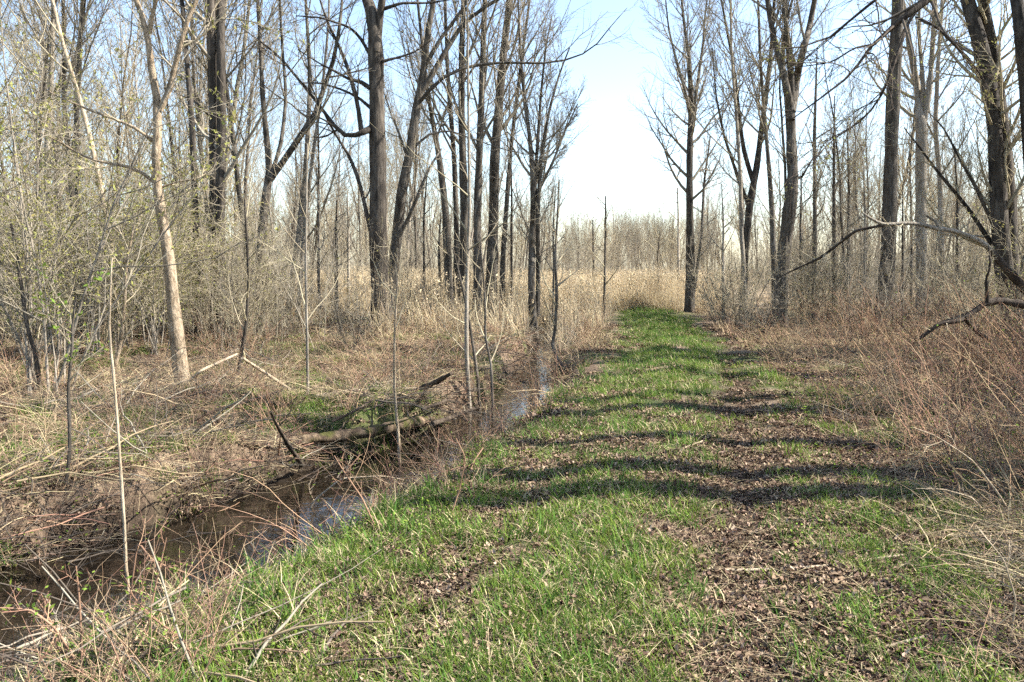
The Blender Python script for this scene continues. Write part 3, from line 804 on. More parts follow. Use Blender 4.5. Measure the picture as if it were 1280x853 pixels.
# ------------------------------------------------------------------ scattered growth (kind stuff)
def scatter(name, label, cat, protos, pos, rot, scl, idx):
    col = bpy.data.collections.new(name + '_source')
    for p in protos: col.objects.link(p)
    me = bpy.data.meshes.new(name)
    me.vertices.add(len(pos)); me.vertices.foreach_set('co', pos.astype(np.float32).ravel())
    a = me.attributes.new('rot', 'FLOAT_VECTOR', 'POINT'); a.data.foreach_set('vector', rot.astype(np.float32).ravel())
    a = me.attributes.new('scl', 'FLOAT_VECTOR', 'POINT'); a.data.foreach_set('vector', scl.astype(np.float32).ravel())
    a = me.attributes.new('idx', 'INT', 'POINT'); a.data.foreach_set('value', idx.astype(np.int32))
    ng = bpy.data.node_groups.new(name + '_nodes', 'GeometryNodeTree')
    ng.interface.new_socket('Geometry', in_out='INPUT', socket_type='NodeSocketGeometry')
    ng.interface.new_socket('Geometry', in_out='OUTPUT', socket_type='NodeSocketGeometry')
    N = ng.nodes; L = ng.links
    gi = N.new('NodeGroupInput'); go = N.new('NodeGroupOutput')
    ci = N.new('GeometryNodeCollectionInfo'); ci.inputs['Collection'].default_value = col
    ci.inputs['Separate Children'].default_value = True; ci.inputs['Reset Children'].default_value = True
    iop = N.new('GeometryNodeInstanceOnPoints'); iop.inputs['Pick Instance'].default_value = True
    def attr(n_, t):
        k = N.new('GeometryNodeInputNamedAttribute'); k.data_type = t; k.inputs['Name'].default_value = n_
        return k.outputs['Attribute']
    L.new(gi.outputs[0], iop.inputs['Points']); L.new(ci.outputs[0], iop.inputs['Instance'])
    L.new(attr('idx', 'INT'), iop.inputs['Instance Index'])
    L.new(attr('rot', 'FLOAT_VECTOR'), iop.inputs['Rotation']); L.new(attr('scl', 'FLOAT_VECTOR'), iop.inputs['Scale'])
    L.new(iop.outputs[0], go.inputs[0])
    o = link(name, me, kind='stuff'); tag(o, label, cat)
    print('SCATTER', name, len(pos), max(len(p.data.polygons) for p in protos))
    md = o.modifiers.new('scatter', 'NODES'); md.node_group = ng
    return o

def proto(name, mb, mats, smooth=True):
    return bpy.data.objects.new(name, mb.mesh(name, mats, smooth))

def blades(n, rad, hmin, hmax, w, bend, seg=3, lean=0.35):
    a = rng.uniform(0, 2 * math.pi, n); r = rad * np.sqrt(rng.random(n))
    b = np.stack([r * np.cos(a), r * np.sin(a), np.full(n, -0.01)], 1)
    h = rng.uniform(hmin, hmax, n)
    hd = rng.uniform(0, 2 * math.pi, n); dirv = np.stack([np.cos(hd), np.sin(hd), np.zeros(n)], 1)
    t = np.linspace(0, 1, seg + 1)[None, :, None]
    ln = rng.uniform(0, lean, n)[:, None, None]; bd = rng.uniform(0.3, 1, n)[:, None, None] * bend
    up = np.array([0, 0, 1.0])[None, None]
    c = b[:, None] + h[:, None, None] * (up * (t - 0.45 * bd * t ** 2.2) + dirv[:, None] * (ln * t + bd * t ** 2))
    side = np.stack([-np.sin(hd), np.cos(hd), np.zeros(n)], 1)[:, None]
    W = side * (w * rng.uniform(0.6, 1.3, n))[:, None, None] * np.array([0.75, 1, 0.7, 0.08] if seg == 3 else np.linspace(1, 0.1, seg + 1))[None, :, None]
    return c, W

def cloud(n, y0, y1, dens, margin=1.6):
    """points over the ground, more of them close to the camera, kept where dens(x, y) beats a random number"""
    u = rng.random(n)
    y = y0 * (y1 / y0) ** u
    x = rng.uniform(-1, 1, n) * (0.66 * y + margin)
    keep = rng.random(n) < dens(x, y)
    return x[keep], y[keep]

def place(x, y, protos_n, smin, smax, tilt=0.1, zoff=0.0, sy=None):
    n = len(x); z = height(x, y) + zoff
    pos = np.stack([x, y, z], 1)
    rot = np.stack([rng.normal(0, tilt, n), rng.normal(0, tilt, n), rng.uniform(0, 6.283, n)], 1)
    s = rng.uniform(smin, smax, n)
    if sy is not None: s = s * sy(x, y)
    return pos, rot, np.repeat(s[:, None], 3, 1), rng.integers(0, protos_n, n)

def wet(x, y):
    sd_, hw_ = stream_sd(x, y); return np.abs(sd_) < hw_ + 0.05
def SD(x, y): return stream_sd(x, y)[0]
def gpatches(x, y): return fbm(x * 0.9, y * 0.9, 71)

# -- grass on the path and its verges
TUFT = ground_hit(1255, 556)
def d_grass(x, y):
    o = path_off(x, y); s, hw_ = stream_sd(x, y)
    g = gpatches(x, y) * 0.6 + fbm(x * 3.1, y * 3.1, 5) * 0.4
    hwid = np.interp(y, [3, 7, 10, 30], [1.35, 1.2, 1.0, 1.08])
    p = np.exp(-(o / hwid) ** 4) * sstep(0.41, 0.54, g + 0.011 * y - 0.015) * (0.7 + 0.3 * sstep(4, 12, y))
    verge = sstep(-0.9, -1.4, o) * (s > hw_ + 0.1) * sstep(0.42, 0.55, g) * (0.5 * sstep(8, 6, y) + 0.2 * (y < 16))
    rv = 0.6 * sstep(1.0, 1.5, o) * sstep(3.8, 2.4, o) * sstep(0.43, 0.56, g) * (y < 14)
    rut_ = (1 - 0.96 * np.exp(-((o - 0.80) / 0.36) ** 2) * sstep(19, 10, y)) * (1 - 0.6 * np.exp(-((o + 0.62) / 0.26) ** 2) * sstep(10, 6, y))
    patch = (1 - 0.9 * np.exp(-((x - 1.85) / 0.6) ** 2 - ((y - 9.3) / 0.8) ** 2)) * (1 - 0.62 * np.exp(-((x - 1.0) / 1.3) ** 2 - ((y - 7.4) / 1.2) ** 2))
    lft = 0.9 * (s < -hw_ - 0.05) * sstep(0.42, 0.53, g) * (y < 20)
    tuft = 0.9 * np.exp(-((x - TUFT[0]) / 0.22) ** 2 - ((y - TUFT[1]) / 0.22) ** 2)
    return np.maximum(np.maximum(np.maximum(p * rut_ * patch, lft), np.maximum(verge, rv)), tuft) * (y < 33.5) * (~wet(x, y))
gp = []
for k in range(6):
    mb = MB(); tall = [1, 0.75, 1.3, 0.9, 0.65, 1.1][k]
    c, W = blades(40, 0.085, 0.025 * tall, 0.095 * tall, 0.0022, 0.65); mb.strips(c, W, 0)
    c, W = blades(14, 0.09, 0.02, 0.085, 0.002, 1.1); mb.strips(c, W, 1)
    gp.append(proto('grass_tuft', mb, [M['grass'] if k % 2 else M['grass_lush'], M['straw']], False))
x, y = cloud(36000, 2.3, 33.5, d_grass)
scatter('path_grass', 'short green spring grass growing along the path in patches', 'grass', gp, *place(x, y, 6, 0.75, 1.35, 0.12, sy=lambda x, y: 0.85 + 0.035 * y + 0.5 * (fbm(x * 1.7, y * 1.7, 13) - 0.4)))

# -- tall grass on the stream edge, near left
def d_tall(x, y):
    s, hw_ = stream_sd(x, y); o = path_off(x, y)
    g = fbm(x * 1.5, y * 1.5, 33)
    return (s > hw_ + 0.08) * sstep(1.5, 0.5, s - hw_) * sstep(0.40, 0.58, g) * (y < 15) + 0.12 * (s > hw_) * (o < -1.2) * (y < 7) + 0.05 * (s < -hw_) * (s > -hw_ - 0.7) * (y < 14)
tp = []
for k in range(4):
    mb = MB(); c, W = blades(22, 0.06, 0.08, 0.24, 0.0038, 0.5, lean=0.3); mb.strips(c, W, 0)
    c, W = blades(7, 0.06, 0.08, 0.26, 0.003, 0.8, lean=0.5); mb.strips(c, W, 1)
    tp.append(proto('tall_grass_tuft', mb, [M['grass_lush'], M['straw']], False))
x, y = cloud(5000, 2.4, 15, d_tall)
scatter('stream_edge_grass', 'taller lush grass along the near edge of the stream', 'grass', tp, *place(x, y, 4, 0.6, 1.15, 0.12))

# -- fallen leaves
lp = []
def leaf_patch(n, rad):
    mb = MB()
    for j in range(n):
        L_ = 0.005 + 0.017 * rng.random() ** 1.8; w = L_ * rng.uniform(0.35, 0.6); cu = rng.uniform(0.2, 1.2); cu2 = rng.uniform(-0.6, 1.0)
        u = np.linspace(-1, 1, 4)[:, None]; v = np.linspace(-1, 1, 3)[None]
        prof = np.array([0.25, 1.0, 0.85, 0.12])[:, None]
        X = u * L_ + 0 * v; Y = v * prof * w
        Z = cu * w * (v * prof) ** 2 + cu2 * L_ * 0.5 * u ** 2 + 0.003 * rng.normal(size=(4, 3))
        V = np.stack([X, Y, Z], -1)
        t, g, h = rng.normal(0, 0.45), rng.normal(0, 0.45), rng.uniform(0, 6.28)
        Rx = np.array([[1, 0, 0], [0, math.cos(t), -math.sin(t)], [0, math.sin(t), math.cos(t)]])
        Ry = np.array([[math.cos(g), 0, math.sin(g)], [0, 1, 0], [-math.sin(g), 0, math.cos(g)]])
        Rz = np.array([[math.cos(h), -math.sin(h), 0], [math.sin(h), math.cos(h), 0], [0, 0, 1]])
        V = V @ (Rz @ Ry @ Rx).T
        r_ = rad * math.sqrt(rng.random()); a_ = rng.uniform(0, 6.28)
        V = V + np.array([r_ * math.cos(a_), r_ * math.sin(a_), 0.006 + 0.012 * rng.random()])
        mb.grid(V, int(rng.choice([0, 1, 2], p=[0.48, 0.18, 0.34])))
    c, W = blades(4, rad, 0.03, 0.09, 0.0013, 2.0, lean=2.5); c[..., 2] = np.clip(c[..., 2], 0.004, 0.025); mb.strips(c, W, 3)
    return mb
for k in range(8):
    lp.append(proto('fallen_leaf_patch', leaf_patch(30, 0.11), [M['dead_leaf'], M['dead_leaf_pale'], M['dead_leaf_dark'], M['straw']]))
def d_leaf(x, y):
    o = path_off(x, y); s, hw_ = stream_sd(x, y)
    g = fbm(x * 1.1, y * 1.1, 57)
    rut_ = np.exp(-((o - 0.9) / 0.40) ** 2) + 0.7 * np.exp(-((o + 0.95) / 0.35) ** 2)
    mid = np.exp(-((x - 1.0) / 1.3) ** 2 - ((y - 7.4) / 1.2) ** 2)
    d = 0.26 + 0.5 * mid + 0.45 * rut_ * sstep(18, 8, y) + 0.75 * sstep(0.48, 0.60, g) * (1 - 0.7 * np.exp(-(o / 0.8) ** 2)) + 0.2 * sstep(1.2, 2, o) + 0.2 * (s < 0)
    d = d * (1 - 0.75 * np.exp(-(o / 1.1) ** 4) * sstep(9, 14, y))
    return np.clip(d, 0, 1) * (~wet(x, y)) * (y < 24)
x, y = cloud(27000, 2.3, 24, d_leaf)
scatter('fallen_leaves', 'curled brown dead leaves littering the path sides and banks', 'leaves', lp, *place(x, y, 8, 0.7, 1.2, 0.08, sy=lambda x, y: 0.82 + 0.05 * y))

# -- straw and fine dead stems lying on the banks and under the trees
sp_ = []
for k in range(6):
    mb = MB(); n = 26
    a = rng.uniform(0, 6.283, n); S = np.stack([rng.normal(0, .16, n), rng.normal(0, .16, n), rng.uniform(0.0, 0.07, n)], 1)
    D = np.stack([np.cos(a), np.sin(a), rng.uniform(-0.05, 0.45, n)], 1)
    P = grow(S, D, rng.uniform(0.15, 0.55, n), 4, 0.12, -0.10); P[..., 2] = np.maximum(P[..., 2], 0.0)
    R = np.linspace(1, 0.5, 4)[None] * rng.uniform(0.0016, 0.0036, n)[:, None]
    mb.tubes(P[:16], R[:16], 3, 0); mb.tubes(P[16:], R[16:], 3, 1)
    c, W = blades(16, 0.2, 0.08, 0.3, 0.0026, 1.6, lean=0.9); mb.strips(c, W, 0)
    sp_.append(proto('straw_tangle', mb, [M[['straw', 'straw', 'twig_dark', 'straw', 'straw_pink', 'dead_leaf'][k]], M[['straw_pink', 'twig_dark', 'twig_tan', 'twig_red', 'twig_dark', 'straw'][k]]]))
def d_straw(x, y):
    o = path_off(x, y); s, hw_ = stream_sd(x, y)
    g = fbm(x * 0.8, y * 0.8, 91)
    l = (s < -hw_ + 0.03) * (0.22 + 0.7 * sstep(-0.9, -0.1, s + hw_) + 0.7 * sstep(0.42, 0.55, g))
    v = (s > hw_ + 0.2) * sstep(-1.2, -1.7, o) * (0.08 + 0.5 * sstep(0.5, 0.62, g)) * (0.3 + 0.7 * sstep(5, 8, y))
    r = sstep(1.6, 2.6, o) * (0.2 + 0.5 * sstep(0.42, 0.58, g))
    return np.clip(l + v + r, 0, 1) * (y < 34)
x, y = cloud(6500, 2.6, 34, d_straw)
scatter('dead_straw', 'matted tan straw and dead stems lying on the banks and verges', 'straw', sp_, *place(x, y, 6, 0.6, 1.15, 0.2, sy=lambda x, y: 0.85 + 0.025 * y))

# -- reddish brush: thin arching canes
bp_ = []
for k in range(7):
    mb = MB(); n = 9
    a = rng.uniform(0, 6.283, n); S = np.stack([rng.normal(0, .16, n), rng.normal(0, .16, n), np.zeros(n) - 0.03], 1)
    D = np.stack([np.cos(a) * rng.uniform(.1, .8, n), np.sin(a) * rng.uniform(.1, .8, n), np.ones(n)], 1)
    P = grow(S, D, rng.uniform(0.35, 1.35, n), 8, 0.09, -0.10)
    R = np.linspace(1, 0.35, 8)[None] * rng.uniform(0.0028, 0.0060, n)[:, None]
    mb.tubes(P, R, 3, 0)
    P2, R2 = spawn(P, R, 3, (0.3, 0.95), (25, 60), 0.32, 0.3, 4, 0.10, 0.02, 0.7, 0.0012, 0.0016, .5, .06)
    mb.tubes(P2, R2, 3, 1)
    if k % 2 == 0: mb.quads(bud_quads(P2, 26, 0.011, 0.01), 2)
    bp_.append(proto('brush_cane', mb, [M['twig_red'] if k % 3 else M['straw_pink'], M['straw_pink'] if k % 2 else M['twig_red'], M['leaf_fresh']]))
def d_brush(x, y):
    o = path_off(x, y); g = fbm(x * 0.7, y * 0.7, 23)
    edge = np.interp(y, [2, 4.2, 6, 9, 16, 30], [3.5, 2.9, 2.1, 1.5, 1.15, 1.1])
    r = sstep(edge - 0.15, edge + 0.7, o) * (0.35 + 0.65 * sstep(0.36, 0.55, g))
    return np.clip(r, 0, 1) * (y < 30)
x, y = cloud(2700, 3.0, 30, d_brush, 2.0)
scatter('reddish_brush', 'tangle of thin reddish brown canes along the right side of the path', 'brush', bp_, *place(x, y, 7, 0.55, 1.0, 0.18, sy=lambda x, y: 0.6 + 0.75 * sstep(1.3, 4, path_off(x, y)) * (0.5 + fbm(x * 0.8, y * 0.8, 64)) + 0.008 * y))
def d_brush2(x, y):
    o = path_off(x, y); s, hw_ = stream_sd(x, y); g = fbm(x * 0.9, y * 0.9, 29)
    a = (s > hw_ + 0.02) * (sstep(-1.1, -1.6, o) * sstep(0.42, 0.55, g) * 0.5 + 0.75 * sstep(0.8, 0.3, s - hw_) * sstep(4.8, 6, y))
    far_v = (s > hw_ + 0.45) * sstep(-1.25, -1.7, o) * (y > 10) * 0.9
    l = (s < -hw_ + 0.02) * (0.12 + 0.35 * sstep(0.45, 0.6, g) + 0.2 * sstep(-1.2, -0.3, s + hw_))
    return np.clip(np.maximum(a, far_v) + l, 0, 1) * (y < 36)
x, y = cloud(4500, 2.6, 36, d_brush2, 2.0)
scatter('bank_brambles', 'sparse reddish bramble canes along both stream banks', 'brush', bp_, *place(x, y, 7, 0.4, 0.85, 0.2, sy=lambda x, y: 0.75 + 0.02 * y))

# -- dark sticks and roots tangled on the banks and the woodland floor
kp = []
for k in range(6):
    mb = MB(); n = 9
    a = rng.uniform(0, 6.283, n); S = np.stack([rng.normal(0, .25, n), rng.normal(0, .25, n), rng.uniform(0.0, 0.06, n)], 1)
    D = np.stack([np.cos(a), np.sin(a), rng.uniform(-0.1, 0.35, n)], 1)
    P = grow(S, D, rng.uniform(0.25, 1.1, n), 6, 0.14, -0.05); P[..., 2] = np.maximum(P[..., 2], -0.01)
    R = np.linspace(1, 0.45, 6)[None] * rng.uniform(0.003, 0.011, n)[:, None]
    mb.tubes(P, R, 5, 0)
    P2, R2 = spawn(P, R, 3, (.2, .95), (30, 70), .35, .3, 4, .12, 0, .6, .0015, .002, .5, .06); mb.tubes(P2, R2, 3, 1)
    kp.append(proto('stick_tangle', mb, [M[['twig_dark', 'twig', 'twig_dark', 'cane', 'twig_dark', 'straw_pink'][k]], M['twig_dark']]))
def d_stick(x, y):
    o = path_off(x, y); s, hw_ = stream_sd(x, y); g = fbm(x * 0.9, y * 0.9, 87)
    b = (np.abs(s) > hw_ - 0.1) * (s < 0) * sstep(-1.3, -0.2, s + hw_)
    l = (s < -hw_) * 0.35 * sstep(0.44, 0.58, g)
    r = (s > hw_ - 0.1) * (o < -1.3) * 0.22 * sstep(0.45, 0.6, g) + 0.15 * sstep(1.8, 2.8, o) * sstep(6, 8, y)
    return np.clip(b * 0.65 + l + r, 0, 1) * (y < 26)
x, y = cloud(3600, 3, 26, d_stick)
scatter('stick_litter', 'dark fallen sticks and roots tangled over the banks and floor', 'sticks', kp, *place(x, y, 6, 0.6, 1.1, 0.15, sy=lambda x, y: 0.85 + 0.02 * y))

# -- small green weeds
wp = []
for k in range(5):
    mb = MB(); n = 26
    c = np.stack([rng.normal(0, .06, n), rng.normal(0, .06, n), rng.uniform(0.01, 0.09, n)], 1)
    s = rng.uniform(0.005, 0.013, n)[:, None]
    u = norm(rng.normal(size=(n, 3)) * np.array([1, 1, .35])); w = np.cross(u, norm(np.array([0, 0, 1.0]) + 0.4 * rng.normal(size=(n, 3)))); w = norm(w)
    mb.quads(np.stack([c - u * s, c + w * s * .55, c + u * s, c - w * s * .55], 1), 0)
    wp.append(proto('weed', mb, [M['leaf_fresh'] if k % 2 else M['grass']], False))
def d_weed(x, y):
    o = path_off(x, y); s, hw_ = stream_sd(x, y); g = fbm(x * 1.4, y * 1.4, 99)
    return np.clip(sstep(0.46, 0.62, g) * ((0.8 + 0.5 * sstep(-0.9, -0.1, s + hw_)) * (s < -hw_) + (s > hw_) * np.where(o > 1.1, 0.15, 0.45 * (o < -1.1))), 0, 1) * (y < 22)
x, y = cloud(15000, 2.4, 22, d_weed)
scatter('low_weeds', 'low fresh green weeds dotted over the banks', 'weeds', wp, *place(x, y, 5, 0.6, 1.3, 0.2, sy=lambda x, y: 0.9 + 0.03 * y))

# -- reed meadow
rp = []
for k in range(5):
    mb = MB(); n = 16
    a = rng.uniform(0, 6.283, n); S = np.stack([rng.normal(0, .28, n), rng.normal(0, .28, n), np.zeros(n) - 0.05], 1)
    D = np.stack([np.cos(a) * .12, np.sin(a) * .12, np.ones(n)], 1)
    P = grow(S, D, rng.uniform(0.9, 1.75, n), 5, 0.05, 0.0)
    mb.tubes(P, np.linspace(1, 0.6, 5)[None] * np.full((n, 1), 0.0045), 3, 0)
    c, W = blades(60, 0.4, 0.35, 1.25, 0.008, 0.6, lean=0.35); mb.strips(c, W, 0)
    Q = bud_quads(P[:, 3:], 50, 0.035, 0.025); mb.quads(Q, 0)
    rp.append(proto('reed_clump', mb, [M['reed'], M['straw_pink']], False))
def d_reed(x, y):
    o = path_off(x, y); px = 640 + x / y * FPX
    s, hw_ = stream_sd(x, y)
    g = fbm(x * 0.3, y * 0.3, 44)
    zone = sstep(26, 33, y + 4 * (g - .5)) * sstep(66, 58, y)
    zone = zone * sstep(300, 360, px) * sstep(905, 870, px)
    near = 0.5 * sstep(19, 26, y) * sstep(-1.3, -2.0, o) * (o > -7) * (g > 0.42)
    block = (np.abs(o) < 1.5) & (y < 32.5)
    return np.clip(np.maximum(zone, near), 0, 1) * (~block) * (np.abs(s) > hw_ + .3) * np.where(y > 33, 1, np.where(o > 1.2, 0.25, 1))
x, y = cloud(10500, 19, 66, d_reed)
scatter('reed_meadow', 'pale tan dry reeds filling the meadow beyond the end of the path', 'reeds', rp, *place(x, y, 5, 0.65, 1.1, 0.08))

# -- dry grass tufts in the woods and under the brush
dp = []
for k in range(4):
    mb = MB(); c, W = blades(40, 0.14, 0.10, 0.36, 0.003, 1.1, lean=0.8); mb.strips(c, W, 0)
    dp.append(proto('dry_tuft', mb, [M['straw'] if k % 2 else M['straw_pink']], False))
def d_dry(x, y):
    o = path_off(x, y); s, hw_ = stream_sd(x, y); g = fbm(x * 0.6, y * 0.6, 61)
    l = (s < -hw_ - 0.4) * (0.15 + 0.6 * sstep(0.42, 0.58, g)) * sstep(7, 12, y)
    r = sstep(1.4, 2.4, o) * 0.35 * sstep(0.4, 0.55, g) * sstep(6.5, 9, y) + sstep(1.2, 1.6, o) * sstep(14, 18, y) * 0.6
    v = (s > hw_ + .1) * sstep(-1.3, -1.7, o) * sstep(10, 14, y) * 0.7
    return np.clip(l + r + v, 0, 1) * (y < 45)
x, y = cloud(5000, 4, 45, d_dry)
scatter('dry_grass', 'dry tan grass tufts on the woodland floor and path edges', 'grass', dp, *place(x, y, 4, 0.6, 1.2, 0.15, sy=lambda x, y: 0.9 + 0.012 * y))

# -- thin sapling thicket deep in the woods, too dense to count
up_ = []
for k in range(6):
    mb = MB(); n = 9
    S = np.stack([rng.normal(0, .35, n), rng.normal(0, .35, n), np.zeros(n) - .05], 1)
    D = np.stack([rng.normal(0, .16, n), rng.normal(0, .16, n), np.ones(n)], 1)
    P = grow(S, D, rng.uniform(1.0, 3.6, n), 7, 0.06, 0.03)
    R = np.linspace(1, 0.3, 7)[None] * rng.uniform(0.005, 0.012, n)[:, None]
    mb.tubes(P, R, 3, 0)
    P2, R2 = spawn(P, R, 8, (0.2, 0.97), (25, 55), 0.34, 0.4, 5, 0.12, 0.06, 0.6, 0.003, 0.004, 1.2, .1); mb.tubes(P2, R2, 3, 0)
    P3, R3 = spawn(P2, R2, 5, (0.15, 0.97), (25, 55), 0.45, 0.4, 3, 0.12, 0.04, 0.7, 0.0022, 0.003, .6, .06); mb.tubes(P3, R3, 3, 0)
    if k % 2: mb.quads(bud_quads(P3, 110, 0.022, .02), 1)
    up_.append(proto('thicket_clump', mb, [M['twig'] if k % 3 else M['twig_tan'], M['bud']]))
def d_thick(x, y):
    px = 640 + x / y * FPX; o = path_off(x, y); s, hw_ = stream_sd(x, y)
    lf = (s < -1.0) * (px < 700) * sstep(14, 22, y) * np.where((px > 350) & (y < 60), 0.22, 1)
    rt = 0.45 * sstep(3.0, 5, o) * (px > 880) * sstep(18, 26, y)
    fr = (y > 60) * 1.0
    return np.clip(lf + rt + fr, 0, 1)
x, y = cloud(1900, 14, 110, d_thick, 4)
scatter('sapling_thicket', 'grey haze of thin saplings filling the floor of the woods', 'thicket', up_, *place(x, y, 6, 0.6, 1.15, 0.06, sy=lambda x, y: 0.85 + 0.006 * y))

# -- far woods that read as one mass
fw = []
for k in range(10):
    tm, cm, H = KINDS[k]
    fw.append(None)
far_src = []
for k in range(6):
    t_, c_ = tree_kind([13, 15, 12, 16, 14, 13][k], 0.13, 'multi' if k % 2 else 'single', [0, 500, 0, 300, 900, 0][k], 0.2)
    base_n = t_.n
    mb = MB(); mb.v = t_.v + c_.v; mb.q = t_.q + [q + base_n for q in c_.q]
    mb.qm = t_.qm + [m + 1 for m in c_.qm]; mb.n = t_.n + c_.n
    far_src.append(proto('far_tree', mb, [M['bark_grey'], M['twig'] if k % 2 else M['twig_tan'], M['bud']]))
n = 480
yy = rng.uniform(95, 210, n); pxx = rng.uniform(-300, 1580, n); xx = (pxx - 640) / FPX * yy
pos, rot, scl, idx = place(xx, yy, 6, 0.8, 1.15, 0.02)
gap = (pxx > 690) & (pxx < 880)
tgt = (1.6 + yy * (336 - rng.uniform(262, 288, n)) / FPX) / 14.0
scl *= (0.62 + 0.75 * fbm(xx * 0.035, yy * 0.035, 19))[:, None]
scl[gap] = np.minimum(scl[gap], tgt[gap][:, None])
scatter('far_woods', 'hazy mass of bare woods along the horizon', 'woods', far_src, pos, rot, scl, idx)

# ------------------------------------------------------------------ shrubs
def shrub_kind(n, h, spread, budn, mat, stem=0.012, leafm='bud', bs=0.02):
    a = rng.uniform(0, 6.283, n)
    S = np.stack([rng.normal(0, .12, n), rng.normal(0, .12, n), np.zeros(n) - .05], 1)
    D = np.stack([np.cos(a) * spread * rng.uniform(.2, 1, n), np.sin(a) * spread * rng.uniform(.2, 1, n), np.ones(n)], 1)
    P = grow(S, D, rng.uniform(.65, 1.1, n) * h, 9, 0.08, 0.02)
    R = np.linspace(1, .3, 9)[None] * rng.uniform(.6, 1.3, n)[:, None] * stem
    tw = MB()
    P2, R2 = spawn(P, R, 9, (.2, .98), (25, 65), .42, .45, 6, .13, .02, .6, .003, .004, 1.6, .15); tw.tubes(P2, R2, 4)
    P3, R3 = spawn(P2, R2, 8, (.12, .98), (25, 65), .45, .4, 4, .15, .02, .7, .0018, .0026, .7, .06); tw.tubes(P3, R3, 3)
    stems = [MB().tubes(P[i], R[i], 5).mesh('stem', [mat[0]]) for i in range(n)]
    lv = MB().quads(bud_quads(P3, budn, bs, .007)).mesh('leaves', [M[leafm]], False) if budn else None
    return stems, tw.mesh('twigs', [mat[1]]), lv
SH = [shrub_kind(9, 3.2, .5, 2100, (M['bark_pale'], M['twig_tan'])), shrub_kind(11, 2.6, .7, 2300, (M['bark_grey'], M['twig_tan'])), shrub_kind(8, 3.8, .5, 2100, (M['bark_pale'], M['twig'])),
      shrub_kind(13, 1.9, .9, 60, (M['bark_dark'], M['twig'])), shrub_kind(12, 2.3, .8, 120, (M['bark_grey'], M['twig_tan'])), shrub_kind(9, 2.6, .5, 500, (M['bark_grey'], M['twig_tan']))]
def plant_shrub(k, x, y, s, rot, label, group, name='shrub'):
    o = thing(name, label, 'shrub', on_ground(x, y), group); o.scale = (s, s, s); o.rotation_euler = (0, 0, rot)
    st, tw, lv = SH[k]
    for m_ in st: link('stem', m_, o)
    link('twigs', tw, o, kind='stuff')
    if lv: link('leaves', lv, o, kind='stuff')
n = 0
while n < 18:
    d = TR.uniform(10.0, 20); px = TR.uniform(-120, 205)
    x = (px - 640) / FPX * d
    if float(stream_sd(np.array([x]), np.array([d]))[0][0]) > -1.5 or (px > 70 and d < 14.5): continue
    plant_shrub(TR.choice([0, 1, 2, 2]), x, d, TR.uniform(.95, 1.5), TR.uniform(0, 6.28), 'olive budding shrub in the dense thicket at the left edge', 'olive thicket shrubs'); n += 1
for (px, d, k, s), lab in zip(((235, 19, 0, .9), (290, 17, 5, .9), (320, 19, 5, 1), (350, 22, 5, .9), (420, 23, 3, .9), (540, 24, 3, .9), (440, 17, 3, .7), (250, 23, 0, 1.0)), ['twiggy olive shrub just right of the tan leaning tree', 'twiggy shrub between the double trunk and the grey fork tree', 'twiggy shrub at the foot of the grey fork tree', 'twiggy shrub between the grey fork tree and pale slanting tree', 'low bare shrub between the pale slanting tree and big dark trunk', 'low bare shrub just left of the central clump of trunks', 'small bare shrub in front and left of the big dark trunk', 'tall olive shrub behind the foot of the double trunk']):
    plant_shrub(k, (px - 640) / FPX * d, d, s, px, lab, 'shrubs between the left trunks')
for (px, d, k, s), lab in zip(((925, 21.5, 4, 1.0), (905, 25, 4, 1.0), (950, 19.5, 3, .8), (895, 29, 3, 1.1)), ['bare tangled shrub a little left of the bent tree', 'bare shrub midway between the gap edge tree and the bent tree', 'low dark tangled shrub right at the foot of the bent tree', 'bare shrub just right of the gap edge tree at the path end']):
    plant_shrub(k, (px - 640) / FPX * d, d, s, px, lab, 'shrubs by the bent tree')
for (px, d, k, s), lab in zip(((1040, 24, 4, .9), (1090, 26, 3, 1.1), (1140, 22, 3, .9), (1200, 21, 4, 1), (1250, 18, 5, .9), (1230, 15, 4, .8), (1290, 13, 5, .9), (1180, 27, 4, 1.2), (1010, 27, 4, 1.2)), ['bare bush midway between the bent tree and the straight grey trunk', 'dark bare bush just left of the straight grey trunk', 'dark bare bush just right of the straight grey trunk', 'bare bush between the pale forked tree and the vine covered tree', 'budding bush at the left foot of the vine covered tree', 'bare bush below the sunlit arched branch', 'budding bush under the dark dead limbs at the right edge', 'tall bare bush behind the pale forked tree', 'tall bare bush close behind the right of the bent tree']):
    plant_shrub(k, (px - 640) / FPX * d, d, s, px, lab, 'bushes behind the red brush')
for (px, d, k, s), lab in zip(((720, 22, 3, .6), (745, 25, 3, .6), (700, 19, 3, .5), (690, 26, 4, .7)), ['low bare bush right of the crooked footed sapling', 'low bare bush nearest the left path edge at the reeds', 'lowest bare bush just left of the crooked footed sapling', 'low bare bush beside the fan branched tree']):
    plant_shrub(k, (px - 640) / FPX * d, d, s, px, lab, 'low bushes by the path')

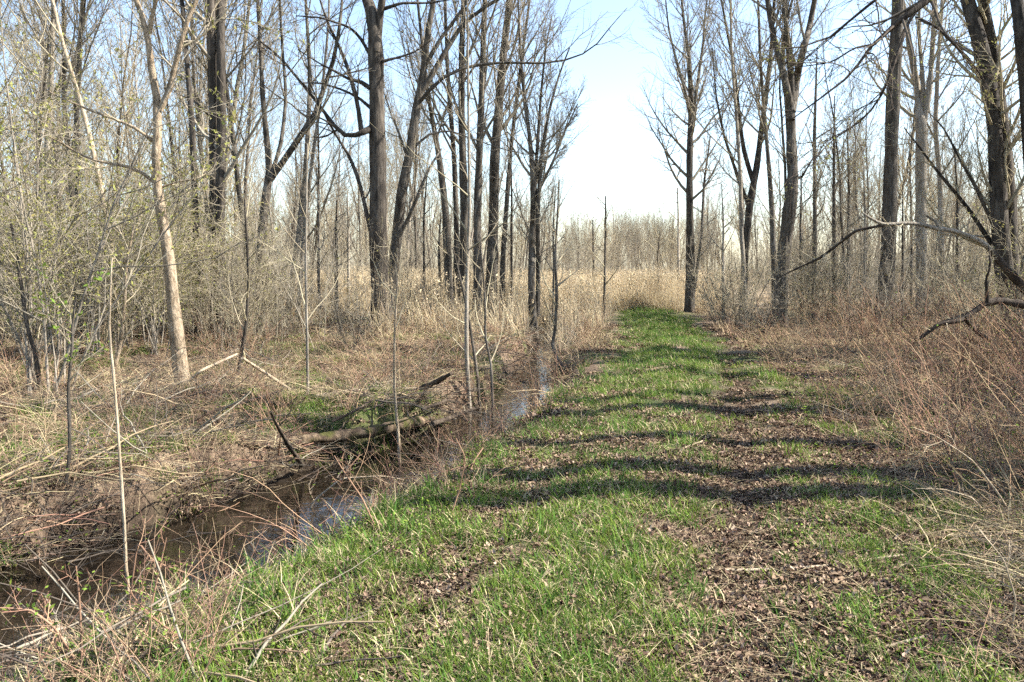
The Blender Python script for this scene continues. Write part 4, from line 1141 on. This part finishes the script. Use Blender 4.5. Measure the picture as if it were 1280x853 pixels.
# ------------------------------------------------------------------ saplings traced one by one
def sapling(label, pts, depth=None, mat='bark_pale', twig='twig_tan', nb=9, leaves=0, leafm='leaf_fresh', t0=.25, name='sapling', up=.1, ls=.014, lr=.36):
    if depth is None: depth = ground_hit(pts[0][0], pts[0][1])[1]
    b = at(pts[0][0], pts[0][1], depth); base = on_ground(b[0], depth)
    root = thing(name, label, 'sapling', base)
    q = np.array(stem_points(base, pts, depth, 0, .008)); q[0, :3] = base - np.array([0, 0, .04])
    q = resample(q, 18); L_ = q.copy(); L_[:, :3] -= base
    link('stem', wood_tube(L_, 6, M[mat]), root)
    if nb:
        tw = MB()
        P1, R1 = spawn(q[None, :, :3], q[None, :, 3], nb, (t0, .97), (30, 60), lr, .4, 6, .1, up, .55, .0015 + depth * .00006, .002 + depth * .0001, 1.8, .1); tw.tubes(P1 - base, R1, 4)
        P2, R2 = spawn(P1, R1, 6, (.2, .97), (30, 60), .5, .4, 4, .12, up, .6, .001 + depth * .00006, .0015 + depth * .00006, .9, .05); tw.tubes(P2 - base, R2, 3)
        link('twigs', tw.mesh('twigs', [M[twig]]), root, kind='stuff')
        if leaves: link('leaves', MB().quads(bud_quads(P2, leaves, ls, .015) - base).mesh('leaves', [M[leafm]], False), root, kind='stuff')
    return root
sapling('thin pale pole standing alone left of the dark hooked tree', [(385, 497, 4), (384, 430, 3.6), (382, 330, 3.2), (383, 250, 2.6), (384, 180, 1.8)], nb=8)
sapling('slim brown sapling rising from the stream edge in front of the mossy log', [(500, 600, 4), (498, 545, 4), (493, 488, 3.6), (493, 420, 3), (497, 352, 2.4), (497, 310, 1.4)], mat='bark_tan', nb=4, t0=.6)
sapling('tall straight pole rising from the right end of the mossy log to the frame top', [(587, 514, 6), (583, 447, 5.4), (583, 386, 5), (584, 335, 4.6), (587, 270, 4), (586, 180, 3.4), (585, 90, 2.8), (584, 0, 2)], mat='bark_pale', nb=9, t0=.35)
sapling('sapling leaning left into the tall straight pole above the mossy log', [(600, 524, 5), (597, 471, 4.4), (588, 410, 4), (578, 360, 3), (566, 310, 2)], mat='bark_grey', nb=6)
sapling('wavy sapling at the stream bend, right of the tall straight pole', [(617, 541, 4.4), (614, 454, 4), (606, 420, 3.6), (607, 386, 3), (603, 330, 2.2), (600, 290, 1.4)], mat='bark_grey', nb=6)
sapling('sapling with a crooked bent foot beside the far stretch of the stream', [(709, 466, 5), (689, 437, 5), (694, 413, 5), (696, 369, 4.4), (694, 318, 3.6), (697, 267, 2.6), (699, 225, 1.6)], mat='bark_grey', nb=10)
sapling('long thin pale stem rising from the near grass at the lower left', [(167, 778, 5), (157, 712, 4.6), (156, 662, 4.2), (152, 606, 3.8), (148, 545, 3.6), (142, 468, 3.2), (136, 413, 2.8), (138, 362, 2.4), (140, 322, 1.6)], mat='dead_pale', nb=0)
sapling('thin grey sapling with a tuft of fresh leaves on the left bank', [(81, 611, 4.6), (87, 568, 4.4), (87, 530, 4.2), (85, 488, 4), (90, 437, 3.6), (91, 400, 3), (95, 370, 2)], mat='bark_grey', nb=9, leaves=160, t0=.55, ls=.02)
sapling('dark kinked pole right of the tan leaning tree', [(294, 480, 4.6), (302, 440, 4.4), (308, 403, 4), (311, 349, 3.6), (306, 250, 2.4)], mat='bark_dark', nb=8)
sapling('dark crooked stem at the far left among olive shrubs', [(53, 499, 6), (44, 440, 5.6), (34, 410, 5), (24, 338, 4), (14, 280, 3)], mat='bark_dark', nb=12, leaves=260, leafm='bud')
sapling('pale forked stem between the leaf tufted sapling and the tan tree', [(139, 472, 6), (150, 434, 5.4), (155, 386, 4.6), (158, 330, 3.6), (168, 280, 2.4)], mat='bark_tan', nb=12, leaves=260, leafm='bud')
sapling('thin straight sapling standing in the reeds left of the path end', [(755, 397, 3.4), (756, 340, 3), (757, 290, 2.6), (757, 245, 1.6)], mat='bark_grey', nb=10)
sapling('second thin sapling in the reeds, nearer the fan branched tree', [(741, 384, 3), (742, 330, 2.6), (741, 275, 1.6)], mat='bark_grey', nb=9)
sapling('small branching sapling in front of the reeds at the path end', [(822, 383, 3), (823, 345, 2.8), (822, 320, 2), (825, 290, 1.2)], depth=35, mat='bark_grey', nb=12, lr=.5)
sapling('thin pale sapling beyond the gap edge tree, in front of far woods', [(848, 374, 3), (848, 330, 3), (848, 280, 2.4), (847, 235, 1.6)], depth=42, mat='bark_pale', nb=8)
for k, (px, py, tp_, w) in enumerate(((1062, 398, 150, 5), (1082, 395, 200, 4), (1042, 392, 120, 5), (1017, 396, 60, 6), (1198, 395, 180, 4), (1000, 402, 210, 4), (1128, 394, 230, 3), (905, 392, 230, 4), (420, 395, 250, 5), (436, 392, 240, 4), (528, 395, 220, 4), (548, 398, 260, 4), (640, 396, 180, 4), (690, 392, 230, 3), (400, 398, 200, 4))):
    lab = ['thin pole nearly midway between the bent tree and the straight grey trunk', 'thin dark pole just left of the straight grey trunk', 'slim upright pole right of the bent tree', 'slender tall pole close behind the right side of the bent tree', 'thin pole left of the vine covered tree',
           'thin pole hugging the right of the bent trunk', 'short thin pole just right of the straight grey trunk', 'thin pole right of the gap edge tree', 'thin pole left of the big dark trunk', 'thin pole close against the left of the big dark trunk',
           'thin pole just right of the leaning companion tree', 'thin pole just left of the central clump', 'thin pole between the central clump and the fan branched tree', 'thin pole just right of the fan branched tree', 'thin pole right of the pale slanting tree'][k]
    j = TR.uniform(-6, 6)
    sapling(lab, [(px, py, w), (px + j * .4, (py * 2 + tp_) / 3, w * .9), (px + j * .2, (py + tp_ * 2) / 3, w * .7), (px + j, tp_, w * .22)], depth=TR.uniform(24, 30), mat=TR.choice(['bark_grey', 'bark_pale', 'bark_dark']), twig='twig', nb=10, t0=.35, lr=.26)

# ------------------------------------------------------------------ fallen wood
def fallen(name, label, cat, pts, mat, k=8, rough=.06, lift=0.02, n=16, stubs=0, group=None):
    """pts: (px, py, width px, lift above the ground) traced on the ground"""
    q = []
    for px, py, w, up in pts:
        h = ground_hit(px, py); p = at(px, py, h[1] - up * h[1] / (CAM[2] - h[2]))
        q.append([*p, .5 * w * p[1] / FPX])
    q = np.array(q); base = np.array([q[0, 0], q[0, 1], float(height(q[0, 0], q[0, 1]))])
    root = thing(name, label, cat, base, group)
    q = resample(q, n); L_ = q.copy(); L_[:, :3] -= base
    R = L_[:, 3] * (1 + rough * rng.normal(size=n))
    mb = MB().tubes(L_[:, :3], R, k)
    if k > 8:
        V = mb.v[0].reshape(n, k, 3); c_ = L_[:, None, :3]
        ii, jj = np.meshgrid(np.arange(n), np.arange(k), indexing='ij')
        dn = fbm(ii * 0.55, np.cos(jj * 6.283 / k) * 1.3 + 7, int(abs(pts[0][0])) + 5) + 0.7 * fbm(ii * 0.3 + 9, np.sin(jj * 6.283 / k) * 1.6 + 3, 77)
        dn = dn + 0.5 * (vnoise(ii * 0.35, jj * 1.1, 31) - 0.5) + 0.25 * rng.normal(size=dn.shape) * 0.4
        mb.v[0] = (c_ + (V - c_) * (0.55 + 0.58 * dn)[..., None]).reshape(-1, 3)
    for e in (0, -1): mb.cap(L_[e, :3], mb.v[0].reshape(n, k, 3)[e])
    link('log' if k > 8 else 'stick', mb.mesh(name, [mat]), root)
    if stubs:
        P, R2 = spawn(L_[None, :, :3], L_[None, :, 3], stubs, (.15, .95), (40, 80), .22, .2, 5, .15, .05, .4, .003, .004, .6, .1)
        for i in range(len(P)): link('snag', MB().tubes(P[i], R2[i], 5).mesh('snag', [mat]), root)
    return root
fallen('fallen_log', 'mossy rotten log lying across the stream', 'log', [(296, 557, 8, .0), (350, 553, 12, .03), (400, 548, 14, .07), (461, 540, 14, .10), (512, 529, 12, .10), (556, 521, 8, .05)], M['bark_moss'], 18, .06, n=64, stubs=9)
fallen('broken_branch', 'dark broken branch poking right from the end of the mossy log', 'branch', [(540, 530, 7, .08), (565, 522, 6, .12), (594, 511, 4, .2)], M['dead_dark'], 8)
fallen('fallen_log', 'pale sunlit half buried log behind the mossy log', 'log', [(395, 496, 6, .03), (430, 492, 8, .04), (468, 488, 8, .05), (524, 487, 7, .05)], M['dead_pale'], 10, .1, n=20)
fallen('broken_branch', 'dark charred looking broken limb sticking up right of the pale log', 'branch', [(522, 488, 8, .05), (545, 478, 7, .16), (564, 467, 4, .3)], M['dead_dark'], 8, .12)
fallen('fallen_branch', 'dark thin arched branch in the straw left of the pale sunlit pole', 'branch', [(215, 541, 3, .03), (231, 532, 3.4, .08), (265, 514, 3.6, .16), (306, 503, 3.6, .16), (352, 488, 2.6, .1)], M['dead_dark'], 7)
fallen('fallen_branch', 'short pale sunlit pole slanting down to the right, left of the thin pale pole', 'branch', [(303, 448, 4, .5), (326, 463, 4.4, .3), (362, 487, 4.4, .04)], M['dead_pale'], 7)
fallen('fallen_branch', 'pale pole leaning at the foot of the tan leaning tree', 'branch', [(224, 489, 4, .04), (252, 463, 4, .4), (296, 443, 3, .55)], M['dead_pale'], 7)
fallen('fallen_log', 'thin weathered log lying level in the straw at the far left', 'log', [(-30, 547, 7, .03), (50, 549, 8, .04), (110, 548, 8, .04), (170, 552, 6, .03)], M['bark_moss'], 10, .1, n=20)
fallen('leaning_snag', 'dark dead snag leaning left out of the stream below the mossy log', 'branch', [(378, 582, 6, .04), (360, 556, 5.4, .25), (345, 530, 4, .45), (338, 515, 2.6, .55)], M['dead_dark'], 8, .1, stubs=3)
fallen('fallen_stick', 'long thin stick lying across the right rut of the path', 'stick', [(884, 711, 3.4, .02), (920, 713, 4, .025), (965, 712, 4, .025), (1005, 710, 4, .03), (1045, 706, 3.4, .03)], M['dead_pale'], 7)
fallen('fallen_stick', 'second stick continuing right of the long stick on the path', 'stick', [(1078, 702, 4, .02), (1105, 697, 4, .03), (1128, 694, 3, .04)], M['dead_pale'], 7)
fallen('fallen_stick', 'short pale stick in the leaves at the lower right', 'stick', [(1082, 820, 4, .01), (1110, 808, 4.4, .03), (1155, 796, 4, .05)], M['dead_pale'], 7)
fallen('fallen_stick', 'thin dark stick in the grass at the bottom middle', 'stick', [(764, 821, 3, .02), (790, 834, 3.4, .03), (824, 856, 3, .02)], M['dead_dark'], 7)
fallen('fallen_stick', 'small pale stick on the leafy patch in the middle of the path', 'stick', [(856, 560, 2.4, .01), (868, 555, 2.6, .02), (880, 551, 2, .03)], M['dead_pale'], 7)
fallen('fallen_branch', 'bare branch lying over the far bank left of the stream bend', 'branch', [(415, 527, 3, .05), (440, 516, 3.4, .1), (466, 500, 2.4, .14)], M['dead_dark'], 7, stubs=3)
fallen('fallen_branch', 'twisted dark branch between the pale log and the tall straight pole', 'branch', [(527, 512, 4, .05), (545, 506, 4, .1), (560, 500, 4, .1), (578, 506, 3, .05)], M['dead_dark'], 7, stubs=3)

# arched branch and dark dead limbs at the right edge
def hung(name, label, pieces, depth, cat='branch', mat='dead_pale', twigs=0):
    base = on_ground(at(pieces[0][0][0], 400, depth)[0], depth)
    root = thing(name, label, cat, base)
    tw = MB(); got = []
    for j, (pts) in enumerate(pieces):
        m_ = mat
        if isinstance(pts[0], str): m_ = pts[0]; pts = pts[1:]
        q = [[*at(px, py, depth + dz), .5 * w * depth / FPX] for px, py, w, dz in pts]
        q = resample(np.array(q), 20); L_ = q.copy(); L_[:, :3] -= base
        link('limb', wood_tube(L_, 8, M[m_], .07), root)
        if twigs: got.append(L_)
    if got:
        P = np.array([g[:, :3] for g in got]); R = np.array([g[:, 3] for g in got])
        P2, R2 = spawn(P, R, twigs, (.2, .98), (30, 70), .14, .2, 5, .14, .06, .5, .0025, .004, .9, .1); tw.tubes(P2, R2, 4)
        P3, R3 = spawn(P2, R2, 4, (.2, .98), (30, 70), .45, .2, 4, .14, .03, .5, .0018, .0025, .5, .05); tw.tubes(P3, R3, 3)
        link('twigs', tw.mesh('twigs', [M['twig_tan']]), root, kind='stuff')
    return root
hung('arched_branch', 'sunlit bare branch arching left from the vine covered tree over the brush',
     [[(1244, 322, 7.5, 0), (1235, 308, 7, 0), (1216, 297, 6, -.1), (1194, 289, 5.4, -.1), (1171, 286, 5, -.2), (1149, 280, 4.6, -.2), (1130, 279, 4.2, -.3), (1107, 282, 4.6, -.3), (1092, 276, 3.4, -.3), (1078, 266, 2, -.3)],
      ['dead_dark', (1315, 440, 15, .3), (1292, 374, 13, .1), (1265, 344, 11, 0), (1246, 323, 9, 0), (1238, 313, 7.4, 0)],  # right end lies in shade: the shade is put into this darker wood colour
      ['dead_dark', (1104, 282, 4, -.3), (1070, 288, 4, -.2), (1047, 306, 3.6, 0), (1025, 323, 3, .1), (991, 338, 2, .3), (965, 352, 1.2, .4)],
      [(1175, 286, 4, -.2), (1168, 276, 3, -.2), (1158, 270, 2, -.2)]], 13.0, mat='bark_pale', twigs=9)
hung('dead_limb', 'dark dead limbs curling down into the brush at the right edge',
     [[(1310, 388, 12, 0), (1280, 381, 11, 0), (1250, 376, 9, 0), (1231, 379, 8, -.1), (1216, 391, 7, -.1), (1201, 402, 6, -.2), (1175, 404, 5, -.2), (1160, 416, 4, -.2), (1150, 424, 2.6, -.2)],
      [(1206, 398, 6, -.2), (1214, 408, 5, -.1), (1224, 418, 5, 0), (1239, 425, 4, .1), (1250, 440, 3, .2)],
      [(1215, 392, 5, -.1), (1190, 398, 4, 0), (1168, 408, 3.4, .1), (1150, 422, 2.4, .2)],
      [(1234, 378, 5, -.1), (1233, 350, 4, -.1), (1238, 330, 3, -.1), (1236, 310, 2, 0)]], 12.2, mat='dead_dark', twigs=9)

# ------------------------------------------------------------------ bramble canes in the near left
def cane(label, pts, leaves=40, mat='cane', nb=5, depth=None):
    pts = [(a_, b_, c_ * .72) for a_, b_, c_ in pts]
    return sapling(label, pts, depth, mat, mat, nb, leaves, 'leaf_fresh', .25, 'bramble_cane', .03, .011, .22)
cane('red bramble cane arching left over the water at the bottom left corner', [(99, 862, 6), (95, 825, 5.6), (68, 784, 4.6), (38, 762, 4), (-5, 760, 3)])
cane('upright red bramble cane nearest the bottom left corner', [(104, 868, 6), (102, 808, 5), (99, 748, 4), (95, 708, 2.4)])
cane('short red bramble cane leaning up left beside the arching one', [(106, 858, 5), (89, 819, 4.6), (71, 790, 4), (47, 750, 2.4)])
cane('leafy bramble cane right of the long pale stem, bending left', [(250, 842, 5), (231, 802, 4.4), (190, 772, 3.6), (163, 742, 2.2)], 60)
cane('tall thin leafy bramble cane beside the long pale stem', [(177, 824, 4.4), (190, 754, 3.8), (202, 698, 3.2), (208, 672, 2)], 70)
cane('pale hoop of dead cane bowed over in the near left grass', [(116, 860, 4), (122, 838, 4), (134, 824, 3.6), (154, 818, 3.2), (174, 823, 2)], 0, 'dead_pale', 0)
cane('bramble cane drooping right over the stream behind the pale stem', [(150, 655, 3.4), (172, 676, 3.6), (190, 702, 3.6), (237, 718, 3), (257, 728, 2)], 40, depth=5.2)
cane('long pale cane arching right over the stream below the mossy log', [(376, 662, 4), (392, 626, 3.6), (427, 598, 3), (480, 595, 2), (505, 600, 1.4)], 20, 'dead_pale', 4)
cane('pinkish cane slanting right beneath the mossy log', [(402, 664, 3.6), (418, 622, 3), (433, 589, 2.6), (449, 570, 1.6)], 16, 'cane', 3)
cane('pinkish cane leaning left at the stream edge by the brown sapling', [(476, 668, 3.6), (452, 622, 3), (430, 590, 2.4), (418, 570, 1.4)], 16, 'cane', 3)
cane('pinkish cane crossing others on the bank right of the brown sapling', [(560, 650, 3.6), (575, 610, 3), (582, 572, 2.4), (570, 548, 1.4)], 20, 'cane', 4)
cane('thin tan cane curving over the lower right leaf litter', [(1262, 800, 4), (1270, 750, 3.4), (1255, 700, 2.6), (1225, 664, 1.6)], 0, 'dead_pale', 3)
cane('long tan cane arching left at the edge of the red brush', [(1272, 652, 4), (1250, 620, 3.6), (1215, 575, 3), (1170, 545, 2.2), (1140, 534, 1.4)], 0, 'dead_pale', 3)
cane('low tan cane arching out of the red brush over the verge', [(1245, 650, 3.6), (1215, 622, 3.2), (1180, 612, 2.6), (1145, 611, 1.6)], 0, 'dead_pale', 3)
